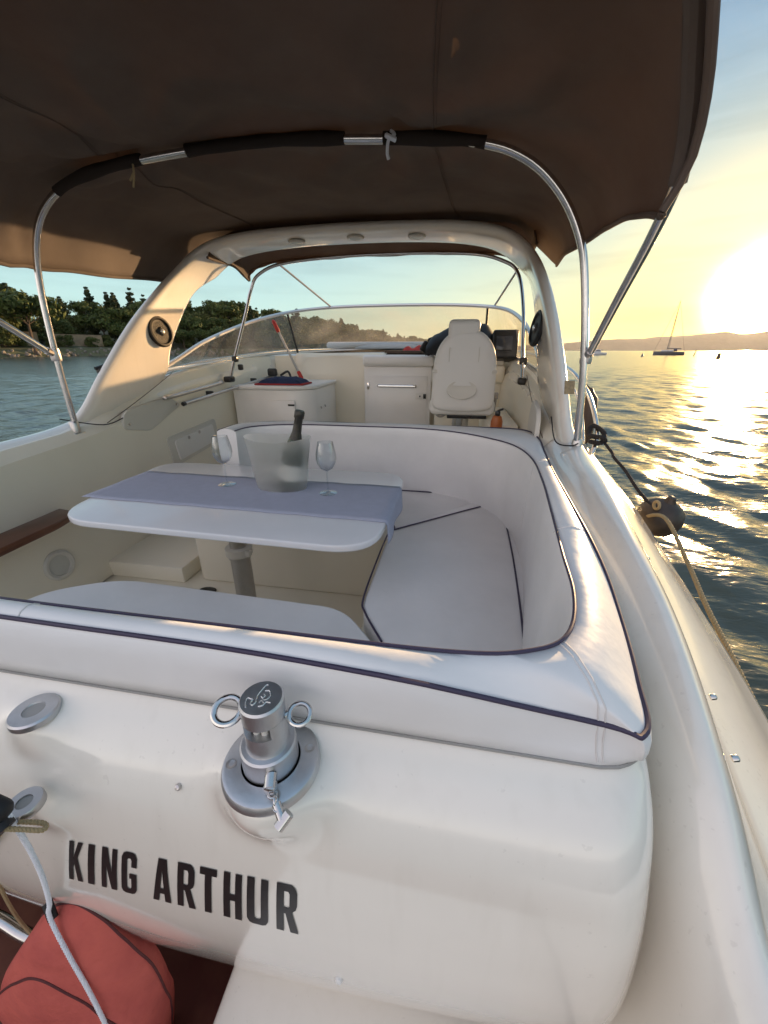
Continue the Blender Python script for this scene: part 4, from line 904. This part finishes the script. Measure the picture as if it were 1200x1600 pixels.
secs=[(3.20,3.0,1.12,2.865,2.62),(3.45,3.4,1.15,2.81,2.64),(3.6,3.58,1.16,2.77,2.60),(3.70,3.68,1.165,2.735,2.575)]
rows=[]
for (yt,yh,w,zt,zh) in catmull_nd(secs,4):
    P=catmull([(x,z,0) for x,z in half(w,zt,zh)],6); r=[]
    for q in P:
        k=max(0,min(1,(zt-q.y)/(zt-zh))); y=yt+(yh-yt)*k; r.append((q.x+.10,y,q.y+.008*noise.noise(Vector((q.x*4,y*3,7)))))
    rows.append(r)
part('canvas',M().add(*grid(rows)),CANV,CF,solid=.004,off=1,ang=80)
part('hem',M().add(*tube([Vector(p)+Vector((0,0,-.003)) for p in rows[-1]],[.012+.003*sin(i*.9) for i in range(len(rows[-1]))],8)).add(*tube([Vector(r[0]) for r in rows],.010,8)).add(*tube([Vector(r[-1]) for r in rows],.010,8)),CANV,CF)
part('forward_hoop',M().add(*tube(catmull([(-1.20,3.35,1.77),(-1.17,3.45,1.98),(-1.11,3.6,2.30),(-1.06,3.66,2.50),(-.97,3.67,2.62),(-.7,3.68,2.70),(0,3.69,2.735),(.8,3.68,2.715),(1.10,3.66,2.65),(1.22,3.62,2.55),(1.265,3.45,2.30),(1.26,3.15,1.98),(1.255,2.98,1.80)],6),.0135,12)),STEEL,CF)
part('front_strut',M().add(*tube([(-.80,3.70,2.70),(-.57,4.46,2.43)],.009,8)),ALU,CF)
part('front_strut',M().add(*tube([(1.27,3.66,2.68),(1.10,4.20,2.38)],.009,8)),ALU,CF)
part('hoop_clamp',M().add(*box((-1.175,3.43,1.93),(.045,.05,.05),.01,3)).add(*box((-1.155,3.47,1.86),(.04,.04,.05),.01,3)).add(*box((-1.195,3.32,1.765),(.07,.09,.05),.015,3)).add(*box((1.255,3.0,1.80),(.06,.07,.05),.015,3)).add(*box((1.262,3.1,1.93),(.05,.05,.05),.01,3)),BLACKG,CF)
# ================================================================ STARBOARD LINES, FENDERS
def twist(path,r,n=3,pitch=.035,name=None):
    P=[Vector(p) for p in path]; m=M(); # resample
    out=[P[0]]; 
    for a,b in zip(P,P[1:]):
        k=max(1,int((b-a).length/(pitch/8))); out+=[a.lerp(b,i/k) for i in range(1,k+1)]
    up=None; S=[[] for _ in range(n)]; dist=0
    for i,p in enumerate(out):
        t=(out[min(i+1,len(out)-1)]-out[max(i-1,0)]).normalized()
        if up is None: up=t.orthogonal().normalized()
        up=(up-t*up.dot(t)).normalized(); s=t.cross(up)
        if i: dist+=(p-out[i-1]).length
        for k in range(n):
            a=2*PI*(dist/pitch+k/n); S[k].append(p+(up*cos(a)+s*sin(a))*r*.5)
    for q in S: m.add(*tube(q,r*.56,6))
    return m
part('mooring_line',twist(catmull([(1.76,1.93,1.25),(1.75,1.754,1.313),(1.735,1.50,1.235),(1.715,1.30,1.17),(1.70,1.10,1.115),(1.685,.90,1.05),(1.675,.75,.98),(1.66,.55,.93),(1.64,.2,.88),(1.62,-.3,.70)],7),.0085),ROPEB,None,label='twisted beige rope running along the starboard hull edge past the round fender',cat='rope')
o=thing('ball_fender','round black fender hanging off the starboard side above the water','fender',(1.84,1.95,1.05))
FBR=mat('weathered_fender',(.055,.040,.030),.42,col2=(.03,.024,.02),vscale=18,bump=.2,bscale=40)
part('fender_body',M().add(*lathe([(0,0),(.045,.004),(.08,.027),(.099,.066),(.102,.10),(.09,.142),(.058,.172),(.027,.186),(.020,.20),(.016,.212),(0,.214)],c=(1.825,1.99,1.15),axis=(.12,-.25,.9),seg=40)),FBR,o)
part('fender_eye',M().add(*ring((1.775,1.90,1.32),.018,.007,(1,.2,0))),ROPEB,o)
o=thing('dark_fender','dark brown cylindrical fender hung on the bow rail behind the arch','fender',(1.74,2.95,1.3))
part('fender_body',M().add(*lathe([(0,0),(.04,.01),(.065,.05),(.068,.25),(.06,.33),(.03,.37),(.015,.40)],c=(1.735,3.02,1.36),axis=(0,.1,1),seg=28)),BROWN,o)
part('hanging_line',M().add(*tube([(1.735,3.06,1.75),(1.66,3.05,1.81)],.006,8)),ROPEK,o)
m=M().add(*twist(catmull([(1.60,2.46,1.50),(1.66,2.43,1.50),(1.68,2.48,1.55),(1.63,2.54,1.58),(1.61,2.50,1.53),(1.66,2.42,1.53),(1.69,2.46,1.50)],6),.014).v and ((lambda q:(q.v,q.f))(twist(catmull([(1.60,2.46,1.50),(1.66,2.43,1.50),(1.68,2.48,1.55),(1.63,2.54,1.58),(1.61,2.50,1.53),(1.66,2.42,1.53),(1.69,2.46,1.50)],6),.014))))
q=twist(catmull([(1.68,2.44,1.50),(1.70,2.34,1.46),(1.69,2.28,1.45),(1.73,2.20,1.40),(1.755,2.08,1.34),(1.775,1.94,1.30)],6),.009); m.add(q.v,q.f)
part('tied_line',m,ROPEK,None,label='dark line knotted round the foot of the starboard bow rail',cat='rope')
part('stern_cord',M().add(*tube(catmull([(-1.29,1.76,1.66),(-1.22,1.95,1.60),(-1.21,2.1,1.62)],6),.003,6)),ROPEK,CA)
part('hoop_cord',M().add(*tube(catmull([(1.235,1.90,1.72),(1.245,1.80,1.63),(1.30,1.76,1.62),(1.34,1.78,1.63)],8),.003,6)),ROPEK,CA)
# ================================================================ STERN GEAR, BOTTOM LEFT
BG=thing('red_bag','red canvas horseshoe bag with dark piping hanging below the boat name','bag',(.12,.18,.6))
b0=[(.055,.268,.965),(.12,.270,1.035),(.188,.270,1.045),(.237,.270,.966),(.272,.272,.838),(.262,.275,.661),(.20,.275,.40)]
b1=[(-.010,.232,.868),(.062,.236,.960),(.140,.238,.985),(.203,.238,.925),(.246,.240,.815),(.268,.240,.690),(.235,.235,.46)]
b2=[(-.059,.205,.765),(.021,.208,.862),(.095,.210,.918),(.153,.210,.885),(.203,.210,.826),(.250,.210,.738),(.261,.205,.49)]
b3=[(-.062,.192,.735),(.012,.192,.800),(.082,.192,.835),(.140,.192,.79),(.185,.192,.715),(.215,.192,.62),(.235,.19,.42)]
b4=[(-.060,.185,.62),(.00,.180,.62),(.06,.176,.62),(.11,.174,.60),(.15,.174,.56),(.18,.174,.50),(.20,.175,.36)]
bb=[[p[0] for p in b] for b in (b0,b1,b2,b3,b4)]
rows=[]
for q in (b0,b1,b2,b3,b4): rows.append(catmull(q,6))
rows=[[Vector(r[j]) for r in rows] for j in range(len(rows[0]))]
fine=[catmull(c_,6) for c_ in rows]; rows=[[c_[k]+Vector((0,-.010*sin(PI*min(1,k/12)) if k<12 else -.004,0))+Vector((.004*noise.noise(c_[k]*13),.003*noise.noise(c_[k]*17),0)) for c_ in fine] for k in range(len(fine[0]))]
back=[p+Vector((-.02,.03,-.02)) for p in rows[0]]; back2=[p+Vector((0,.07,0)) for p in rows[-1]]
left=[[r[0]+Vector((-.0,0,0)) for r in rows],[r[0]+Vector((-.01,.05,-.05)) for r in rows]]
part('bag_body',M().add(*grid([back]+rows+[back2])).add(*grid(left)),REDC,BG,ang=70)
part('bag_piping',M().add(*tube(rows[0],.0023,8)),MAROON,BG); part('bag_piping',M().add(*tube(rows[12],.0024,8)),MAROON,BG)
part('bag_toggle',M().add(*tube([(.108,.262,1.055),(.128,.250,1.035)],.008,10)),BLACK,BG)
part('rope_lanyard',twist(catmull([(.215,.235,1.40),(.19,.245,1.29),(.175,.247,1.20),(.145,.25,1.10),(.127,.248,1.048),(.165,.228,.99),(.195,.213,.90),(.213,.20,.80),(.218,.19,.68),(.22,.17,.50)],8),.0038,pitch=.016),ROPEW,None,label='thin white braided rope running from the stern hook down over the red bag',cat='rope')
o=thing('snap_hook','black and chrome snap hook at the left stern socket','hook',(.15,.24,1.30))
part('hook_body',M().add(*box((.195,.232,1.415),(.05,.03,.03),.01,3,(0,.4,0))).add(*tube([(.17,.232,1.42),(.215,.224,1.385)],[.02,.014],12)),BLACK,o)
part('hook_ring',M().add(*ring((.185,.213,1.372),.020,.007,(0,-1,.3))),STEEL,o)
m=twist(catmull([(.21,.222,1.392),(.232,.232,1.378),(.250,.242,1.364),(.240,.25,1.362),(.215,.24,1.376)],6),.0034,pitch=.014)
part('knot_cord',m,ROPEB,o)
part('thin_cord',M().add(*tube(catmull([(.13,.262,1.30),(.05,.268,1.20),(.0,.27,1.10),(-.03,.272,.98),(-.045,.275,.88),(-.02,.27,.84)],7),.0035,6)),ROPEB,None,label='thin beige cord hanging from the stern hook behind the red bag',cat='cord')
# ================================================================ LAND
COAST=[(-260,30),(-218,73),(-175,93),(-151,115),(-144,152),(-125,181),(-104,205),(-88,235),(-84,300),(-90,420),(-95,620),(-92,800),(-60,1100),(-30,1500)]
cst=[Vector((a,b,0)) for a,b in COAST]; cst=catmull(cst,6)
def inward(i):
    t=(cst[min(i+1,len(cst)-1)]-cst[max(i-1,0)]).normalized(); return Vector((-t.y,t.x,0))
rows=[]
for i,p in enumerate(cst):
    n=inward(i); r=[]
    for d,z in ((-3,-1.0),(0,-.2),(1.5,1.0),(3,2.4),(7,2.9),(14,3.6),(30,6.5),(55,10),(90,13),(150,14),(260,10)):
        q=p+n*d; r.append((q.x,q.y,z*(1+.25*noise.noise(Vector((q.x*.03,q.y*.03,0)))) if z>0 else z))
    rows.append(r)
part('headland',M().add(*grid(rows)),EARTH,kind='structure')
rng=random.Random(5)
m=M(); ico=bmesh.new(); bmesh.ops.create_icosphere(ico,subdivisions=1,radius=1); iv=[v.co.copy() for v in ico.verts]; ico.verts.index_update(); fi=[tuple(v.index for v in f.verts) for f in ico.faces]; ico.free()
for i in range(len(cst)-1):
    a,b=cst[i],cst[i+1]; L_=(b-a).length; n=inward(i); k=int(L_/1.3) if a.y<420 else int(L_/6)
    for _ in range(k*2):
        t=rng.random(); d=rng.uniform(-.6,3.4); p=a.lerp(b,t)+n*d; s=rng.uniform(.5,1.25)*(1 if a.y<420 else 2.5); z=.2+.62*d+rng.uniform(-.2,.3)
        e=Euler((rng.random()*6,rng.random()*6,rng.random()*6)).to_matrix(); sc3=Vector((s,s*rng.uniform(.6,1),s*rng.uniform(.5,.8)))
        m.add([p+Vector((0,0,z))+e@Vector((q.x*sc3.x*rng.uniform(.85,1.1),q.y*sc3.y,q.z*sc3.z)) for q in iv],fi)
part('shore_rocks',m,ROCK,kind='stuff',smooth=False,label='pale rip-rap boulders along the waterline below the trees',cat='rocks')
# stone wall pieces above the shore
def wallseg(a,b,h,th,label):
    a=Vector(a); b=Vector(b); d=(b-a); L_=d.length; d.normalize(); nn=Vector((-d.y,d.x,0)); M_=frame(a,(d.x,d.y,0),(nn.x,nn.y,0)); mm=M()
    mm.add(*xf(box((L_/2,0,h/2),(L_,th,h),.08,1),M_)); mm.add(*xf(box((L_/2,0,h+.15),(L_+.3,th+.3,.28),.05,1),M_))
    part('stone_wall',mm,STONE,None,label=label,cat='wall')
wallseg((-166,120,3.6),(-158,136,3.6),4.6,1.2,'tan stone retaining wall among the shore trees on the left')
wallseg((-158,143,3.6),(-151,158,3.6),4.2,1.2,'paler stone wall right of the gap between shore pines')
part('garden_wall',M().add(*box((0,0,0),(.1,.1,.1))),STONE) if 0 else None
# trees
def crown_pine(rng,h,w,lobes,n,leafs,kind):
    v=[];f=[]; L_=[]
    for _ in range(lobes):
        if kind=='cone':
            t=rng.random()**1.1; rr=(1-t)*w*.5+.12; a=rng.random()*6.28; L_.append((Vector((cos(a)*rr*.7,sin(a)*rr*.7,h*(.14+.85*t)-rr*.25)),rr*.55+.32,.55))
        elif kind=='umbrella':
            a=rng.random()*6.28; rr=w*.5*math.sqrt(rng.random()); L_.append((Vector((cos(a)*rr,sin(a)*rr,h*(.62+.3*rng.random())*(1-.25*(rr/w)))),w*.17+rng.random()*w*.1,.55))
        else:
            a=rng.random()*6.28; rr=w*.42*math.sqrt(rng.random()); t=rng.random(); L_.append((Vector((cos(a)*rr,sin(a)*rr,h*(.22+.62*t))),w*.16+rng.random()*w*.12,.8))
    for _ in range(n):
        c,r,fl=L_[rng.randrange(len(L_))]
        d=Vector((rng.gauss(0,1),rng.gauss(0,1),rng.gauss(0,1))).normalized(); q=c+Vector((d.x,d.y,d.z*fl))*r*rng.uniform(.55,1.08)
        nrm=(d+Vector((rng.gauss(0,.6),rng.gauss(0,.6),rng.gauss(0,.6)))).normalized(); u=nrm.orthogonal().normalized(); w_=nrm.cross(u); a=rng.random()*6.28
        u,w_=u*cos(a)+w_*sin(a),w_*cos(a)-u*sin(a); s=leafs*rng.uniform(.6,1.3); k=len(v)
        v+=[q+u*s,q+w_*s*.55+u*.1*s,q-u*s*.8,q-w_*s*.6]; f.append((k,k+1,k+2,k+3))
    return v,f,L_
def trunk(rng,h,w,L_,kind):
    m=M(); top=h*(.92 if kind=='cone' else .6); m.add(*tube([(0,0,-1.5),(.1,0,h*.2),(.25,.1,h*.45),(.1,0,top)],[h*.028,h*.024,h*.017,h*.006],8))
    for c,r,fl in rng.sample(L_,min(6,len(L_))): m.add(*tube([(.2,.05,h*.4),Vector((.2,.05,h*.4)).lerp(c,.5)+Vector((0,0,.2)),c],[h*.011,h*.008,h*.003],6))
    return m
PROTO=[]
for kind,h,w,lob,n,lf in (('umbrella',9.5,9,26,3200,.42),('round',8.5,8,24,3000,.42),('cone',13,5.2,70,4200,.34),('round',4.5,5,14,1500,.32),('umbrella',12,8,22,2600,.42),('cone',10,3.4,50,2600,.28)):
    rg=random.Random(len(PROTO)*11+3); v,f,L_=crown_pine(rg,h,w,lob,n,lf,kind); tr=trunk(rg,h,w,L_,kind)
    def mk(nm,V,F,mm):
        me=bpy.data.meshes.new(nm); me.from_pydata([tuple(p) for p in V],[],F); me.materials.append(mm); return me
    pl={'umbrella':0,'round':2,'cone':1}[kind]; PROTO.append((mk('crown',v,f,LEAF[pl]),mk('trunk',tr.v,tr.f,BARK),kind,h))
def ground_z(d):
    t=[(0,.6),(3,2.4),(7,2.9),(14,3.6),(30,6.5),(55,10),(90,13),(150,14)]; return interp(t,d)[0]
GR='pines and broadleaf trees on the wooded headland'
KN={0:'umbrella_pine',1:'broadleaf_tree',2:'conifer_tree',3:'shore_bush',4:'umbrella_pine',5:'conifer_tree'}
CT={'umbrella_pine':'tree','broadleaf_tree':'tree','conifer_tree':'tree','shore_bush':'bush'}
LB={'umbrella_pine':'flat-topped green pine on the wooded headland','broadleaf_tree':'rounded olive green tree on the wooded headland','conifer_tree':'dark pointed conifer rising above the wooded headland','shore_bush':'low round bush above the shore rocks of the headland'}
GP={'umbrella_pine':'pines on the wooded headland','broadleaf_tree':'rounded trees on the wooded headland','conifer_tree':'pointed conifers on the wooded headland','shore_bush':'bushes above the shore rocks'}
cnt=0
def tree(k,p,s,rz,lab=None):
    cme,tme,kind,h=PROTO[k]; nm=KN[k]
    o=bpy.data.objects.new(nm,None); COL.objects.link(o); o.location=p; o.scale=(s,s,s); o.rotation_euler=(0,0,rz)
    props(o,lab or LB[nm],CT[nm],None if lab else GP[nm])
    for n_,me in (('crown',cme),('trunk',tme)):
        c=bpy.data.objects.new(n_,me); COL.objects.link(c); c.parent=o
    return o
rg=random.Random(21)
for i in range(0,len(cst)-1):
    a,b=cst[i],cst[i+1]; L_=(b-a).length; n=inward(i)
    if b.y<70 : continue
    far=a.y>330
    for band,(d,step) in enumerate(((8,7.5),(17,8.5),(30,9),(48,11),(75,14))):
        if far: step*=2.2
        if a.y<110: step*=1.5
        if a.y>700: step*=1.8
        kcount=L_/step; k=int(kcount)+(rg.random()<kcount-int(kcount))
        for _ in range(k):
            p=a.lerp(b,rg.random())+n*(d+rg.uniform(-3,3)); q=rg.random()
            if band==0: kk=3 if q<.6 else 0 if q<.8 else 1
            else: kk=0 if q<.26 else 4 if q<.46 else 1 if q<.78 else (2 if q<.91 else 5)
            s=rg.uniform(1.15,1.75)*(1.15 if band>2 else 1)*(1.35 if far else 1)
            if band==0: s*=.72
            p.z=ground_z(d)-.3; tree(kk,p,s,rg.random()*6.28)
for (x,y,z,s,k,lab) in ((-183,190,11,1.62,2,'tallest dark conifer standing left of the arch'),(-179,197,11,1.5,2,'second dark conifer right of the tallest one'),(-172,205,11,2.15,5,'thin pointed conifer seen just left of the arch leg'),(-169.5,211,11,1.9,5,'small pointed conifer nearest the arch leg'),(-149,126,3,1.95,0,'large spreading pine nearest the water at the left edge'),(-196,186,10,1.35,2,'dark conifer left of the tallest one')):
    tree(k,Vector((x,y,z)),s,1.0,lab)
# far hills across the bay
az=[(700,545),(760,542),(820,540),(870,537),(934,531.7),(972,530),(1000,529),(1025,526),(1055,525.5),(1083,523),(1105,521),(1127,519),(1150,522),(1175,520),(1200,515.6),(1240,512),(1300,516),(1380,522),(1500,530),(1650,540)]
YAW=R(10); pts=[]
for i,(px,py) in enumerate(az):
    D=9000; X=D*(px-600)/650; pts.append((.79+X*cos(YAW)-D*sin(YAW),X*sin(YAW)+D*cos(YAW),(548-py)/650*D*.92))
P=catmull(pts,8); rows=[]
for i,p in enumerate(P):
    dr=Vector((p.x,p.y,0)).normalized(); r=[]
    for k,(dd,zz) in enumerate(((-900,-5),(-700,.18),(-450,.42),(-200,.78),(0,1.0),(500,.6),(1200,-.1))):
        nn=noise.noise(Vector((p.x*.0011,k*.9,p.y*.0011))); q=Vector((p.x,p.y,0))+dr*(dd*1.2); h=p.z*zz*(1+.25*nn*(k!=4))+ (8*noise.noise(Vector((p.x*.004,3,p.y*.004))) if k==4 else 0)
        r.append((q.x,q.y,h if zz>0 else -5))
    rows.append(r)
part('far_hills',M().add(*grid(rows)),HILL,kind='structure',ang=80)
# ================================================================ BOATS AND BUOYS
def place(o,loc,rz): o.location=loc; o.rotation_euler=(0,0,rz)
def hullm(L_,Bm,h,n=14):
    rows=[]
    for i in range(n+1):
        t=i/n; y=(t-.5)*L_; w=Bm/2*(sin(PI*min(1,t*.62+.38)))**.7*(1 if t<.98 else .2); sh=h*(1+.25*t)
        rows.append([(-w,y,sh),(-w*.96,y,sh*.5),(-w*.7,y,0),(-w*.2,y,-.35),(w*.2,y,-.35),(w*.7,y,0),(w*.96,y,sh*.5),(w,y,sh),(w*.5,y,sh+.08),(0,y,sh+.1),(-w*.5,y,sh+.08)])
    v,f=grid(rows,closeu=True); f.append(tuple(range(11))); return v,f
DARKH=mat('dark_boat_hull',(.10,.10,.11),.4); WHITEH=mat('white_boat_hull',(.6,.6,.6),.4)
def localthing(name,label,cat,loc,rz,group=None,tilt=0):
    o=bpy.data.objects.new(name,None); COL.objects.link(o); o.location=loc; o.rotation_euler=(0,tilt,rz); ROOT[o]=Vector((0,0,0)); return props(o,label,cat,group)
def dirpt(px,D):
    X=D*(px-600)/650; return Vector((.79+X*cos(YAW)-D*sin(YAW),X*sin(YAW)+D*cos(YAW),0))
o=localthing('sailboat','anchored sailboat with bare mast in front of the far hills','sailboat',(100.9,220.7,0),R(62),tilt=R(4))
o.scale=(1.2,1.2,1.2)
part('hull',hullm(10.5,3.1,1.1),DARKH,o)
part('coachroof',M().add(*box((0,.6,1.55),(1.9,4.2,.5),.18,3)),WHITEH,o)
part('mast',M().add(*tube([(0,.8,1.2),(0,.6,19.5)],[.13,.08],8)),DARKH,o)
part('boom',M().add(*tube([(0,.7,2.5),(0,-3.8,2.4)],.16,8)),DARKH,o)
m=M()
for q in ((0,5.1,1.3),(0,-5.0,1.2),(1.4,.3,1.2),(-1.4,.3,1.2)): m.add(*tube([q,(0,.6,19.2)],.04,5))
part('rigging',m,DARKH,o); part('spray_hood',M().add(*box((0,-2.0,1.85),(2.0,1.2,.7),.25,3)),BLUEC,o)
o=localthing('cabin_boat','small cabin boat anchored close behind the starboard hoop','motorboat',(67.3,214.8,0),R(95))
part('hull',hullm(7.5,2.7,1.0),WHITEH,o); part('cabin',M().add(*box((0,.3,1.75),(1.9,2.8,1.3),.25,3)),WHITEH,o); part('cabin_window',M().add(*box((0,.3,1.95),(1.94,2.4,.45),.05,2)),SCREEN,o); part('antenna',M().add(*tube([(0,-.4,2.3),(0,-.4,7.5)],.05,6)),DARKH,o)
o=localthing('channel_buoy','leaning dark can buoy floating right of the sailboat','buoy',(69.2,123.8,0),.3)
part('float',M().add(*lathe([(0,-.3),(.52,-.3),(.55,0),(.52,.4),(.42,.55),(.42,1.0),(.5,1.1),(.5,1.35),(0,1.4)],axis=(.12,.05,1),seg=20)),BROWN,o)
o=localthing('marker_buoy','small conical buoy left of the sailboat','buoy',(66.8,164,0),0)
part('float',M().add(*lathe([(0,-.2),(.45,-.1),(.5,.2),(.25,.6),(.08,1.1),(0,1.4)],seg=16)),DARKH,o)
o=localthing('spar_buoy','thin leaning spar marker right of the sailboat','buoy',(90.6,178.3,0),0)
part('spar',M().add(*tube([(0,0,-.4),(.25,0,1.0),(.6,0,2.6)],[.3,.18,.06],10)),DARKH,o)
o=localthing('tender','low dark dinghy floating behind the sailboat stern','dinghy',(107.4,227,0),R(62)); part('hull',hullm(2.8,1.3,.5),DARKH,o)

# ================================================================ AIR
def haze():
    m=bpy.data.materials.new('haze_air'); m.use_nodes=True; nt=m.node_tree; nt.nodes.clear(); o=nt.nodes.new('ShaderNodeOutputMaterial'); v=nt.nodes.new('ShaderNodeVolumePrincipled')
    v.inputs['Color'].default_value=(.9,.9,.92,1); v.inputs['Density'].default_value=1.35e-5; v.inputs['Anisotropy'].default_value=.55
    nt.links.new(v.outputs[0],o.inputs['Volume'])
    ob=part('haze',box((0,0,148),(36000,36000,308)),m,kind='stuff',smooth=False)
haze()
